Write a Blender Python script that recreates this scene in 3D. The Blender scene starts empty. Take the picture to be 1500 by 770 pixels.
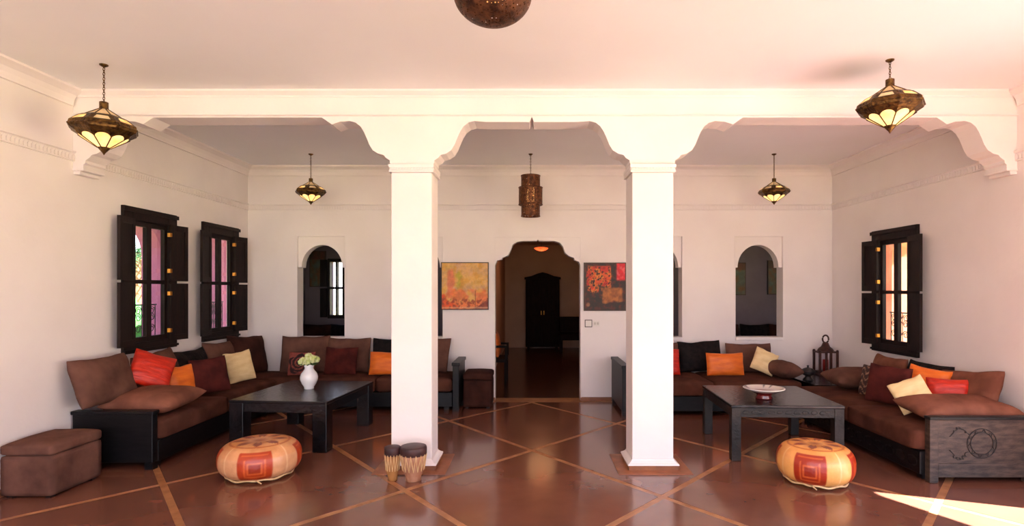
import bpy, bmesh, math, random
from mathutils import Vector, Matrix, noise
random.seed(7)
S = bpy.context.scene
COL = S.collection
PI = math.pi
R = math.radians

# ------------------------------------------------------------------ camera, sky, sun, exposure
CH = 1.55
F = 830.0                                   # focal length in pixels of the 1500 px frame
cam_d = bpy.data.cameras.new('camera'); cam = bpy.data.objects.new('camera', cam_d); COL.objects.link(cam)
cam.location = (0, 0, CH); cam.rotation_euler = (R(90), 0, 0)
cam_d.sensor_width = 36; cam_d.sensor_fit = 'HORIZONTAL'; cam_d.lens = F / 1500 * 36
cam_d.shift_x = -29 / 1500; cam_d.shift_y = 39 / 1500
cam_d.clip_start = 0.05; cam_d.clip_end = 300
S.camera = cam

w = bpy.data.worlds.new('world'); S.world = w; w.use_nodes = True
nt = w.node_tree; nt.nodes.clear()
tc = nt.nodes.new('ShaderNodeTexCoord'); sx = nt.nodes.new('ShaderNodeSeparateXYZ')
rp = nt.nodes.new('ShaderNodeValToRGB'); bg = nt.nodes.new('ShaderNodeBackground'); ow = nt.nodes.new('ShaderNodeOutputWorld')
nt.links.new(tc.outputs['Generated'], sx.inputs[0]); nt.links.new(sx.outputs[2], rp.inputs[0])
nt.links.new(rp.outputs[0], bg.inputs[0]); nt.links.new(bg.outputs[0], ow.inputs[0])
e = rp.color_ramp.elements
e[0].position = 0.0; e[0].color = (0.88, 0.90, 0.98, 1)
e[1].position = 0.7; e[1].color = (0.36, 0.53, 1.0, 1)
bg.inputs[1].default_value = 2.6

sd = bpy.data.lights.new('sun', 'SUN'); sun = bpy.data.objects.new('sun', sd); COL.objects.link(sun)
sd.energy = 40.0; sd.angle = R(0.6); sd.color = (1.0, 0.95, 0.94)
sdir = Vector((-0.94, 0.35, -1.32))          # direction the light travels
sun.rotation_euler = sdir.to_track_quat('-Z', 'Y').to_euler()

S.view_settings.view_transform = 'Standard'; S.view_settings.look = 'None'
S.view_settings.gamma = 1; S.view_settings.use_curve_mapping = False
S.view_settings.exposure = 0.98

# ------------------------------------------------------------------ materials
def lin(c):
    return tuple(((v / 255) / 12.92 if v / 255 <= .04045 else ((v / 255 + .055) / 1.055) ** 2.4) for v in c)
MATS = {}
def mat(name, c1, c2=None, rough=.6, scale=8, metal=0, bump=0, bscale=None, coat=0, emit=0, stretch=None, detail=4,
        attr=None, spec=.5, sheen=0, dist=.02, object_space=True):
    if name in MATS: return MATS[name]
    m = bpy.data.materials.new(name); m.use_nodes = True; MATS[name] = m
    n = m.node_tree; b = n.nodes['Principled BSDF']
    b.inputs['Roughness'].default_value = rough; b.inputs['Metallic'].default_value = metal
    b.inputs['Coat Weight'].default_value = coat; b.inputs['Coat Roughness'].default_value = .08
    b.inputs['Specular IOR Level'].default_value = spec
    b.inputs['Sheen Weight'].default_value = sheen
    t = n.nodes.new('ShaderNodeTexCoord'); mp = n.nodes.new('ShaderNodeMapping')
    n.links.new(t.outputs['Object'], mp.inputs[0])
    if stretch: mp.inputs['Scale'].default_value = stretch
    a1 = lin(c1); a2 = lin(c2 or c1)
    nz = n.nodes.new('ShaderNodeTexNoise'); nz.inputs['Scale'].default_value = scale; nz.inputs['Detail'].default_value = detail
    n.links.new(mp.outputs[0], nz.inputs[0])
    r = n.nodes.new('ShaderNodeValToRGB'); r.color_ramp.elements[0].position = .35; r.color_ramp.elements[1].position = .65
    r.color_ramp.elements[0].color = (*a1, 1); r.color_ramp.elements[1].color = (*a2, 1)
    n.links.new(nz.outputs[0], r.inputs[0])
    out = r.outputs[0]
    if attr:
        at_ = n.nodes.new('ShaderNodeAttribute'); at_.attribute_name = attr
        mx = n.nodes.new('ShaderNodeMix'); mx.data_type = 'RGBA'; mx.blend_type = 'MULTIPLY'; mx.inputs[0].default_value = 1
        n.links.new(at_.outputs['Color'], mx.inputs[6]); n.links.new(out, mx.inputs[7]); out = mx.outputs[2]
    n.links.new(out, b.inputs['Base Color'])
    if emit:
        n.links.new(out, b.inputs['Emission Color']); b.inputs['Emission Strength'].default_value = emit
    if bump:
        nb = n.nodes.new('ShaderNodeTexNoise'); nb.inputs['Scale'].default_value = bscale or scale * 5; nb.inputs['Detail'].default_value = 6
        n.links.new(mp.outputs[0], nb.inputs[0])
        bp = n.nodes.new('ShaderNodeBump'); bp.inputs['Strength'].default_value = bump; bp.inputs['Distance'].default_value = dist
        n.links.new(nb.outputs[0], bp.inputs['Height']); n.links.new(bp.outputs[0], b.inputs['Normal'])
    return m

plaster = mat('wall_plaster', (241, 231, 229), (235, 224, 222), .75, 1.5, bump=.12, bscale=14)
ceil_m = mat('ceiling_plaster', (247, 244, 246), (243, 240, 241), .8, .8, bump=.08, bscale=6)
stucco = mat('carved_stucco', (238, 228, 222), (215, 203, 197), .8, 55, bump=.6, bscale=60, dist=.02)
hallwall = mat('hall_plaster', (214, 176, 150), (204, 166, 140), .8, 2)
tile_m = mat('polished_red_concrete', (132, 84, 67), (104, 65, 52), .18, 2.6, coat=.25, detail=3)
for _e, _p in zip(tile_m.node_tree.nodes['Color Ramp'].color_ramp.elements, (.15, .85)): _e.position = _p
strip_m = mat('ochre_floor_strip', (184, 130, 88), (150, 98, 62), .35, 9, bump=.1)
skirt_m = mat('terracotta_skirting', (150, 92, 58), (120, 70, 45), .4, 7)
blackwood = mat('black_wood', (18, 16, 18), (9, 8, 10), .42, 6, bump=.15, bscale=30, stretch=(1, 1, 6), spec=.25)
tablewood = mat('black_table_wood', (26, 23, 26), (12, 11, 13), .22, 9, bump=.2, bscale=22, spec=.45)
greywood = mat('worn_grey_black_wood', (78, 64, 56), (44, 36, 32), .45, 9, spec=.35, bump=.3, bscale=40, stretch=(1, 1, 4))
groove_m = mat('carved_groove', (22, 17, 15), None, .6)
shut_m = mat('dark_shutter_wood', (34, 19, 16), (20, 12, 10), .6, 6, spec=.2, bump=.15, stretch=(5, 5, 1))
brown_f = mat('brown_suede', (92, 56, 44), (72, 42, 33), .95, 5, bump=.35, bscale=9, spec=.08, dist=.03)
brown_c = mat('brown_cushion_suede', (114, 78, 66), (86, 57, 48), .95, 4, bump=.3, bscale=8, spec=.08, dist=.03)
light_br = mat('light_brown_suede', (138, 88, 70), (108, 66, 52), .95, 5, bump=.35, bscale=8, spec=.08, dist=.03)
dark_br = mat('dark_brown_suede', (70, 40, 33), (50, 29, 24), .95, 6, bump=.25, spec=.08)
maroon_f = mat('maroon_velvet', (84, 34, 30), (60, 24, 22), .9, 8, bump=.15, spec=.1)
black_f = mat('black_embossed_fabric', (34, 25, 24), (8, 7, 8), .7, 16, bump=.5, bscale=30, spec=.15)
orange_f = mat('orange_silk', (240, 120, 22), (222, 98, 14), .5, 7, bump=.2, bscale=10, stretch=(1, 1, 4), sheen=.1)
red_f = mat('red_orange_satin', (208, 40, 9), (170, 22, 5), .42, 9, bump=.4, bscale=9, stretch=(1, 1, 5))
cream_f = mat('cream_cotton', (240, 212, 160), (228, 196, 140), .8, 8, bump=.3, bscale=12, stretch=(1, 1, 3))
pale_f = mat('grey_lining', (190, 175, 165), (170, 155, 148), .85, 8)
pattern_f = mat('patterned_fabric', (255, 255, 255), (235, 235, 235), .85, 40, attr='Col')
paint_m = mat('oil_paint', (255, 255, 255), (225, 225, 225), .5, 18, attr='Col', bump=.3, bscale=50)
leather = mat('stitched_leather', (255, 255, 255), (235, 225, 215), .34, 9, attr='Col', bump=.25, bscale=24, coat=.2)
cord_m = mat('leather_cord', (225, 190, 140), (200, 160, 110), .6, 20)
brass = mat('aged_brass', (120, 88, 45), (58, 38, 22), .4, 30, metal=.85, bump=.4, bscale=60)
rust = mat('rusted_pierced_metal', (120, 66, 38), (64, 34, 22), .55, 26, metal=.5, bump=.4, bscale=60)
iron = mat('black_wrought_iron', (20, 18, 18), None, .5, metal=.4)
gold = mat('brass_hinge', (190, 130, 50), (160, 105, 40), .4, metal=.8)
lampglass = mat('lit_cream_glass', (255, 214, 140), (235, 170, 90), .5, 14, emit=.45)
lampglow = mat('lit_bright_glass', (255, 222, 150), (250, 190, 100), .5, 9, emit=.62)
lampdim = mat('lit_upper_glass', (235, 205, 160), (215, 175, 120), .5, 14, emit=.12)
hotglass = mat('red_lamp_glass', (235, 60, 24), (255, 110, 50), .5, 40, emit=.9)
white_c = mat('white_ceramic', (238, 238, 242), None, .15, coat=.4)
dish_m = mat('painted_ceramic', (255, 255, 255), None, .2, attr='Col', coat=.4)
petal = mat('pale_green_petals', (232, 236, 180), (190, 205, 110), .7, 30, bump=.4)
leafm = mat('leaf_green', (70, 110, 40), (40, 75, 25), .6, 12)
clay = mat('pale_drum_clay', (215, 170, 140), (160, 105, 75), .7, 9, bump=.3, stretch=(1, 1, .4))
clay_y = mat('ochre_drum_clay', (175, 118, 60), (140, 90, 50), .6, 9, bump=.3)
skin_m = mat('dark_drum_skin', (78, 46, 44), (54, 32, 32), .5, 12)
rust_lant = mat('lantern_iron', (84, 42, 34), (50, 26, 22), .55, 20, metal=.3, bump=.3)
candle_m = mat('red_candle', (170, 30, 26), None, .5)
potblack = mat('black_pot', (18, 16, 18), None, .4)
switch_w = mat('white_plastic', (230, 222, 216), None, .4)
switch_g = mat('dark_switch_rim', (70, 58, 52), None, .4)
pink_st = mat('outside_pink_render', (150, 84, 112), (136, 74, 104), .85, 2)
orange_st = mat('outside_orange_render', (206, 132, 96), (190, 112, 80), .85, 2)
lou_m = mat('white_louvre', (225, 215, 205), None, .6)
grassm = mat('garden_ground', (150, 160, 80), (190, 160, 95), .9, .6)
frondm = mat('palm_green', (50, 110, 60), (30, 80, 40), .6, 5)
bushm = mat('bush_green', (80, 150, 60), (40, 100, 40), .8, 3)
terr_m = mat('terrace_tiles', (124, 114, 108), (116, 106, 100), .7, 2)
wardro = mat('dark_wardrobe_wood', (34, 18, 13), (22, 12, 9), .6, 5, spec=.1, stretch=(4, 4, 1))
def glass_mat():
    m = bpy.data.materials.new('window_glass'); m.use_nodes = True; n = m.node_tree; n.nodes.clear()
    o = n.nodes.new('ShaderNodeOutputMaterial'); mx = n.nodes.new('ShaderNodeMixShader')
    t = n.nodes.new('ShaderNodeBsdfTransparent'); g = n.nodes.new('ShaderNodeBsdfGlossy'); fr = n.nodes.new('ShaderNodeMath'); lw = n.nodes.new('ShaderNodeLayerWeight'); lw.inputs[0].default_value = .5; fr.operation = 'POWER'; fr.inputs[1].default_value = 4; n.links.new(lw.outputs['Facing'], fr.inputs[0])
    t.inputs[0].default_value = (.93, .93, .96, 1); g.inputs['Roughness'].default_value = .02
    n.links.new(fr.outputs[0], mx.inputs[0]); n.links.new(t.outputs[0], mx.inputs[1]); n.links.new(g.outputs[0], mx.inputs[2])
    n.links.new(mx.outputs[0], o.inputs[0]); return m
glass = glass_mat()
def pierced(name, c1, c2, hole_scale, thr):
    m = mat(name, c1, c2, .5, 30, metal=.6, bump=.3); n = m.node_tree; b = n.nodes['Principled BSDF']
    t = n.nodes.new('ShaderNodeTexCoord'); v = n.nodes.new('ShaderNodeTexVoronoi'); v.inputs['Scale'].default_value = hole_scale
    v.inputs['Randomness'].default_value = .35
    n.links.new(t.outputs['Object'], v.inputs['Vector'])
    l = n.nodes.new('ShaderNodeMath'); l.operation = 'GREATER_THAN'; l.inputs[1].default_value = thr
    n.links.new(v.outputs['Distance'], l.inputs[0]); n.links.new(l.outputs[0], b.inputs['Alpha']); return m
pierce_a = pierced('pierced_copper', (128, 76, 46), (70, 38, 24), 55, .27)
pierce_b = pierced('pierced_dome_metal', (112, 70, 44), (58, 32, 20), 60, .25)

# ------------------------------------------------------------------ mesh helpers
def obj(name, bm, m, parent=None, smooth=False, bevel=0, seg=2, loc=None):
    me = bpy.data.meshes.new(name)
    bmesh.ops.recalc_face_normals(bm, faces=bm.faces[:])
    bm.to_mesh(me); bm.free()
    me.materials.append(m)
    if smooth:
        for p in me.polygons: p.use_smooth = True
    o = bpy.data.objects.new(name, me); COL.objects.link(o)
    if parent: o.parent = parent
    if loc: o.location = loc
    if bevel:
        b = o.modifiers.new('bevel', 'BEVEL'); b.width = bevel; b.segments = seg; b.limit_method = 'ANGLE'
    return o
def tag(o, label=None, cat=None, group=None, kind=None):
    if label: o['label'] = label
    if cat: o['category'] = cat
    if group: o['group'] = group
    if kind: o['kind'] = kind
    return o
def empty(name, loc=(0, 0, 0), rz=0):
    o = bpy.data.objects.new(name, None); COL.objects.link(o); o.location = loc; o.rotation_euler = (0, 0, rz)
    o.empty_display_size = .1; return o
def copy_tree(o, parent=None):
    c = o.copy(); COL.objects.link(c)
    if parent: c.parent = parent
    for ch in [k for k in COL.objects if k.parent == o]: copy_tree(ch, c)
    return c
def B(*boxes):
    bm = bmesh.new()
    for b in boxes: box(bm, *b)
    return bm
def box(bm, x0, x1, y0, y1, z0, z1):
    v = [bm.verts.new((x, y, z)) for z in (z0, z1) for y in (y0, y1) for x in (x0, x1)]
    for f in ((0, 2, 3, 1), (4, 5, 7, 6), (0, 1, 5, 4), (2, 6, 7, 3), (0, 4, 6, 2), (1, 3, 7, 5)):
        bm.faces.new([v[i] for i in f])
def prism(bm, poly, axis, d0, d1):
    """poly: list of 2D points in the plane perpendicular to axis ('x': (y,z), 'y': (x,z), 'z': (x,y))"""
    def P(p, d): return {'x': (d, p[0], p[1]), 'y': (p[0], d, p[1]), 'z': (p[0], p[1], d)}[axis]
    a = [bm.verts.new(P(p, d0)) for p in poly]; b = [bm.verts.new(P(p, d1)) for p in poly]
    n = len(poly)
    bm.faces.new(a); bm.faces.new(b[::-1])
    for i in range(n): bm.faces.new([a[i], a[(i + 1) % n], b[(i + 1) % n], b[i]])
def lathe(bm, prof, seg=32, cx=0, cy=0, sq=None, a0=0, a1=2 * PI):
    full = abs(a1 - a0 - 2 * PI) < 1e-6
    rings = []
    ns = seg if full else seg + 1
    for r, z in prof:
        if r < 1e-6: rings.append([bm.verts.new((cx, cy, z))] * ns); continue
        rings.append([bm.verts.new((cx + r * math.cos(a0 + (a1 - a0) * i / seg), cy + r * math.sin(a0 + (a1 - a0) * i / seg), z)) for i in range(ns)])
    for k in range(len(rings) - 1):
        A, C = rings[k], rings[k + 1]
        for i in range(seg):
            j = (i + 1) % ns
            q = []
            for v in (A[i], A[j], C[j], C[i]):
                if v not in q: q.append(v)
            if len(q) > 2:
                try: bm.faces.new(q)
                except ValueError: pass
def tube(bm, pts, r, seg=8, closed=False):
    pts = [Vector(p) for p in pts]; n = len(pts); rings = []
    up = Vector((0, 0, 1))
    for i, p in enumerate(pts):
        if closed: t = pts[(i + 1) % n] - pts[i - 1]
        else: t = pts[min(i + 1, n - 1)] - pts[max(i - 1, 0)]
        t.normalize()
        u = up if abs(t.dot(up)) < .95 else Vector((1, 0, 0))
        a = t.cross(u).normalized(); b = t.cross(a).normalized()
        rr = r[i] if isinstance(r, (list, tuple)) else r
        rings.append([bm.verts.new(p + rr * (a * math.cos(2 * PI * k / seg) + b * math.sin(2 * PI * k / seg))) for k in range(seg)])
    m_ = n if closed else n - 1
    for i in range(m_):
        A, C = rings[i], rings[(i + 1) % n]
        for k in range(seg): bm.faces.new([A[k], A[(k + 1) % seg], C[(k + 1) % seg], C[k]])
    if not closed: bm.faces.new(rings[0]); bm.faces.new(rings[-1][::-1])
def bar(bm, a, b, w_, h_=None):
    tube(bm, [a, b], w_ / 2, 4)
def fbm(x, y, z=0, s=1, o=4):
    return noise.fractal(Vector((x * s, y * s, z)), 1.0, 2.0, o, noise_basis='PERLIN_ORIGINAL')
def colour_attr(o, fn):
    me = o.data; ca = me.color_attributes.new('Col', 'FLOAT_COLOR', 'POINT')
    for i, v in enumerate(me.vertices):
        c = fn(v.co); ca.data[i].color = (*lin([max(0, min(255, q)) for q in c]), 1)
def struct(name, bm, m, parent=None, **k):
    o = obj(name, bm, m, parent, **k)
    if not parent: o['kind'] = 'structure'
    return o

# ------------------------------------------------------------------ room dimensions
XL, XR, YB, ZC = -3.97, 4.20, 7.92, 3.268
YF = -3.5                                    # open front of the room, behind the camera
YC = 4.883                                   # front plane of the columns
HALL_Z = 2.75

# floor: ochre base seen as strips, lozenge slabs laid on it
fl = struct('floor', B((XL - .25, XR + .25, YF - .1, 15.4, -.2, -.002)), strip_m)
def clip(poly, axis, val, keep_less):
    out = []
    for i in range(len(poly)):
        a, b = poly[i - 1], poly[i]
        ia = (a[axis] <= val) == keep_less; ib = (b[axis] <= val) == keep_less
        if ia != ib:
            t = (val - a[axis]) / (b[axis] - a[axis]); out.append((a[0] + t * (b[0] - a[0]), a[1] + t * (b[1] - a[1])))
        if ib: out.append(b)
    return out
GX, GY = .98, 1.16
sw = .052
for k in range(-5, 6):
    for j in range(-9, 3):
        if (k + j) % 2 == 0: continue
        cx, cy = GX * k, 5.47 + GY * j - .07 * GX * k
        sc = 1 - sw / (2 * .74)
        p = [(cx - GX * sc, cy + .07 * GX), (cx, cy - GY * sc), (cx + GX * sc, cy - .07 * GX), (cx, cy + GY * sc)]
        for ax, v, kl in ((0, XL, False), (0, XR, True), (1, YF, False), (1, YB - .12, True)):
            p = clip(p, ax, v, kl)
            if len(p) < 3: break
        if len(p) < 3: continue
        q = [p[0]]
        for a in p[1:]:
            if math.dist(a, q[-1]) > 1e-4: q.append(a)
        if math.dist(q[0], q[-1]) < 1e-4: q.pop()
        if len(q) < 3: continue
        bm = bmesh.new(); prism(bm, q, 'z', -.002, 0); obj('floor_slab', bm, tile_m, fl)
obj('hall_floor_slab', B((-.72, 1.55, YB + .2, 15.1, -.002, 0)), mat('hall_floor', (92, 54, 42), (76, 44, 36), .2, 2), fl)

# walls with window holes
def wall_x(name, x0, x1, y0, y1, z0, z1, holes, m=plaster):
    """wall across X with rectangular holes (ya, yb, za, zb)"""
    bm = bmesh.new(); cur = y0
    for ya, yb, za, zb in sorted(holes):
        if ya > cur: box(bm, x0, x1, cur, ya, z0, z1)
        if za > z0: box(bm, x0, x1, ya, yb, z0, za)
        if zb < z1: box(bm, x0, x1, ya, yb, zb, z1)
        cur = yb
    if cur < y1: box(bm, x0, x1, cur, y1, z0, z1)
    return struct(name, bm, m)
W1, W2, W3 = (5.47, 6.29), (6.80, 7.62), (6.13, 6.95)
def hole(wy, dz=0): return (wy[0] + .06, wy[1] - .03, 1.0 + dz, 2.26 + dz)
wall_x('wall_left', XL - .12, XL, YF, YB + .2, 0, ZC, [hole(W1), hole(W2)])
# right wall: besides the window, a garden door opening in front of the frame that lets the sun patch in
DOOR_Y0, DOOR_Y1, DOOR_Z = -.6, 3.76, 2.38
wall_x('wall_right', XR, XR + .12, YF, YB + .2, 0, ZC, [hole(W3, -.11), (DOOR_Y0, DOOR_Y1, 0, DOOR_Z)])
# unseen plate added in the door head, outline shaped to cut the sun patch
bm = bmesh.new()
prism(bm, [(DOOR_Y1, DOOR_Z), (1.6, DOOR_Z), (1.6, 1.9), (2.0, 1.72), (2.5, 1.66), (DOOR_Y1 - .62, 1.95), (DOOR_Y1 - .12, DOOR_Z - .02)], 'x', XR + .02, XR + .11)
struct('sun_patch_cutter', bm, plaster)

# back wall: rectangular recesses and the doorway
OPN = [(-3.275, -2.615, .853, 2.294), (-1.905, -1.245, .853, 2.294), (-.515, .68, 0, 2.28),
       (1.44, 2.10, .853, 2.294), (2.845, 3.507, .853, 2.294)]
bm = bmesh.new(); cur = XL
for xa, xb, za, zb in OPN:
    box(bm, cur, xa, YB, YB + .2, 0, ZC)
    if za > 0: box(bm, xa, xb, YB, YB + .2, 0, za)
    box(bm, xa, xb, YB, YB + .2, zb, ZC); cur = xb
box(bm, cur, XR, YB, YB + .2, 0, ZC)
wb = struct('wall_back', bm, plaster)

def arch_panel(x0, x1, zs, za, zt, y0, y1, name='arch_panel'):
    """plate with round/keel arch cut out: shoulders at zs, apex za, top of the plate zt"""
    cx = (x0 + x1) / 2; hw = (x1 - x0) / 2 - .045
    pts = [(x0, zt), (x0, zs), (cx - hw, zs), ]
    n = 18
    for i in range(n + 1):
        a = PI * i / n
        px = cx - hw * math.cos(a) * (1 - .06 * math.sin(a)); pz = zs + .02 + (za - zs - .02) * (math.sin(a) ** .92)
        pts.append((px, pz))
    pts += [(cx + hw, zs), (x1, zs), (x1, zt)]
    bm = bmesh.new()
    # build as vertical slices so the concave outline stays clean
    inner = pts[1:-1]
    for a, b in zip(inner[:-1], inner[1:]):
        if abs(b[0] - a[0]) < 1e-5: continue
        prism(bm, [(a[0], a[1]), (b[0], b[1]), (b[0], zt), (a[0], zt)], 'y', y0, y1)
    bmesh.ops.remove_doubles(bm, verts=bm.verts[:], dist=1e-5)
    return obj(name, bm, plaster, wb)
for k, (xa, xb, za, zb) in enumerate(OPN):
    if k == 2: continue
    arch_panel(xa, xb, 1.862, 2.178, zb, YB + .035, YB + .19)
    obj('sill', B((xa, xb, YB - .015, YB + .2, za - .012, za + .035)), plaster, wb, bevel=.006)
# doorway head, shaped like the photograph's scalloped arch
s8 = YB / F
def X8(px): return (px - 779) * s8
def Z8(py): return CH + (424 - py) * s8
dpx = [(725, 388), (728, 381), (735, 379.5), (736, 377), (744, 374), (748, 366), (751, 358), (757, 354), (765, 352.5), (786, 352.5), (788, 350.5),
       (790, 352.5), (812, 352.5), (820, 355), (825, 361), (828, 370), (834, 375), (841, 377.5), (842, 380.5), (848, 383), (849.2, 388)]
inner = [(X8(a), Z8(b)) for a, b in dpx]; inner[0] = (-.515, inner[0][1]); inner[-1] = (.68, inner[-1][1])
bm = bmesh.new()
for a, b in zip(inner[:-1], inner[1:]):
    prism(bm, [a, b, (b[0], 2.28), (a[0], 2.28)], 'y', YB + .01, YB + .19)
bmesh.ops.remove_doubles(bm, verts=bm.verts[:], dist=1e-5)
obj('doorway_arch', bm, plaster, wb)
# thin raised border round doorway and recesses
def border(x0, x1, z0, z1, t=.012, p=.008, bottom=True):
    bs = [(x0 - t, x0, YB - p, YB, z0, z1 + t), (x1, x1 + t, YB - p, YB, z0, z1 + t), (x0, x1, YB - p, YB, z1, z1 + t)]
    return B(*bs)
for k, (xa, xb, za, zb) in enumerate(OPN):
    obj('border', border(xa, xb, max(za, .09), zb), plaster, wb)

ceil = struct('ceiling', B((XL - .25, XR + .25, YF, YB + .2, ZC, ZC + .2)), ceil_m)

# cornices and carved friezes
def cornice_poly(): return [(0, 0), (.11, 0), (.11, -.018), (.085, -.03), (.05, -.05), (.03, -.085), (.022, -.12), (.022, -.135), (0, -.135)]
def run_x(bm, prof, x0, x1, ywall, ztop, sgn=-1):      # along X on a wall whose face is at ywall, projecting to sgn*Y
    n = len(prof)
    a = [bm.verts.new((x0, ywall + sgn * p[0], ztop + p[1])) for p in prof]; b = [bm.verts.new((x1, ywall + sgn * p[0], ztop + p[1])) for p in prof]
    bm.faces.new(a); bm.faces.new(b[::-1])
    for i in range(n): bm.faces.new([a[i], a[(i + 1) % n], b[(i + 1) % n], b[i]])
def run_y(bm, prof, y0, y1, xwall, ztop, sgn):
    n = len(prof)
    a = [bm.verts.new((xwall + sgn * p[0], y0, ztop + p[1])) for p in prof]; b = [bm.verts.new((xwall + sgn * p[0], y1, ztop + p[1])) for p in prof]
    bm.faces.new(a); bm.faces.new(b[::-1])
    for i in range(n): bm.faces.new([a[i], a[(i + 1) % n], b[(i + 1) % n], b[i]])
cp = cornice_poly()
bm = bmesh.new(); run_x(bm, cp, XL, XR, YB, ZC); struct('trim_1', bm, plaster)
for n_, xw, sg in (('trim_2', XL, 1), ('trim_3', XR, -1)):
    bm = bmesh.new(); run_y(bm, cp, YF, YC, xw, ZC, sg); run_y(bm, cp, YC + .26, YB, xw, ZC, sg); struct(n_, bm, plaster)
fp = [(0, 0), (.03, 0), (.03, -.012), (.014, -.02), (.014, -.075), (.02, -.085), (0, -.085)]
ZFZ = 2.745
bm = bmesh.new(); run_x(bm, fp, XL, XR, YB, ZFZ); t1 = struct('trim_4', bm, plaster)
for n_, xw, sg in (('trim_5', XL, 1), ('trim_6', XR, -1)):
    bm = bmesh.new(); run_y(bm, fp, YF, YB, xw, ZFZ, sg); struct(n_, bm, plaster)
# carved scallops of the frieze: joined relief, too small to pick apart
bm = bmesh.new()
x = XL + .03
while x < XR - .03:
    prism(bm, [(x, ZFZ - .072), (x + .026, ZFZ - .072), (x + .026, ZFZ - .04), (x + .013, ZFZ - .026), (x, ZFZ - .04)], 'y', YB - .022, YB - .013); x += .036
o = obj('carved_relief', bm, plaster, t1); o['kind'] = 'stuff'
for tn, xw, sg in (('trim_5', XL, 1), ('trim_6', XR, -1)):
    bm = bmesh.new(); y = 3.0
    while y < YB - .04:
        a, b = sorted((xw + sg * .013, xw + sg * .022))
        prism(bm, [(y, ZFZ - .072), (y + .026, ZFZ - .072), (y + .026, ZFZ - .04), (y + .013, ZFZ - .026), (y, ZFZ - .04)], 'x', a, b); y += .036
    o = obj('carved_relief', bm, plaster, bpy.data.objects[tn]); o['kind'] = 'stuff'

# beam with lobed arches between walls and columns
s5 = YC / F
prof = [(0, 246), (0, 240), (3, 238), (3, 234), (9, 230), (12, 226), (20, 224), (28, 219), (33, 211), (37, 201), (41, 192), (46, 184), (53, 178.5), (62, 176), (76, 177), (88, 181), (93, 177.5), (103, 171)]
PR = [(a * s5, CH + (424 - b) * s5) for a, b in prof]
ZBM = CH + (424 - 171) * s5
CLX = (-1.212, -.862); CRX = (.865, 1.221)
Y0, Y1 = YC + .02, YC + .25
edge = []
def left_going(x):  # outline leaving a support towards +X
    return [(x + a, z) for a, z in PR]
def into(x):        # outline arriving at a support from -X side
    return [(x - a, z) for a, z in PR[::-1]]
bm = bmesh.new()
def bay(x0, x1, flat=None):
    a, b = left_going(x0), into(x1)
    line = a + (flat or []) + b
    for p, q in zip(line[:-1], line[1:]):
        if q[0] - p[0] < 1e-5: continue
        prism(bm, [p, q, (q[0], ZC), (p[0], ZC)], 'y', Y0, Y1)
bay(XL + .09, CLX[0]); bay(CRX[1], XR - .09)
zm = CH + (424 - 177.5) * s5
a = left_going(CLX[1])[:-4]; b = into(CRX[0])[4:]
line = a + [(a[-1][0] + .1, zm), (-.02, zm), (.0, zm + .045), (.02, zm), (b[0][0] - .1, zm)] + b
for p, q in zip(line[:-1], line[1:]):
    if q[0] - p[0] > 1e-5: prism(bm, [p, q, (q[0], ZC), (p[0], ZC)], 'y', Y0, Y1)
zb = PR[0][1]
for x0, x1 in ((XL, XL + .09), CLX, CRX, (XR - .09, XR)): box(bm, x0, x1, Y0, Y1, zb, ZC)
bmesh.ops.remove_doubles(bm, verts=bm.verts[:], dist=1e-5)
beam = struct('trim_7', bm, plaster)
bm = bmesh.new(); run_x(bm, [(0, 0), (.05, 0), (.05, -.014), (.03, -.03), (.012, -.042), (.012, -.055), (0, -.055)], XL, XR, Y0, ZC); obj('beam_cornice', bm, plaster, beam)
bm = bmesh.new(); run_x(bm, [(0, 0), (.012, 0), (.018, -.012), (.006, -.02), (0, -.02)], XL, XR, Y0, ZBM + .03); obj('beam_moulding', bm, plaster, beam)
bm = bmesh.new(); run_x(bm, [(0, 0), (.05, 0), (.05, -.014), (.03, -.03), (.012, -.042), (.012, -.055), (0, -.055)], XL, XR, Y1, ZC, 1); obj('beam_cornice', bm, plaster, beam)
for x0, x1, g in ((XL, XL + .1, 1), (XR - .1, XR, -1)):
    obj('corbel_foot', B((x0, x1, YC + .01, YC + .26, zb - .02, zb)), plaster, beam, bevel=.006)
    p, q = sorted((x0 if g > 0 else x1, (x0 if g > 0 else x1) + g * .06)); obj('corbel_foot', B((p, q, YC + .02, YC + .25, zb - .05, zb - .02)), plaster, beam, bevel=.006)

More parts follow.
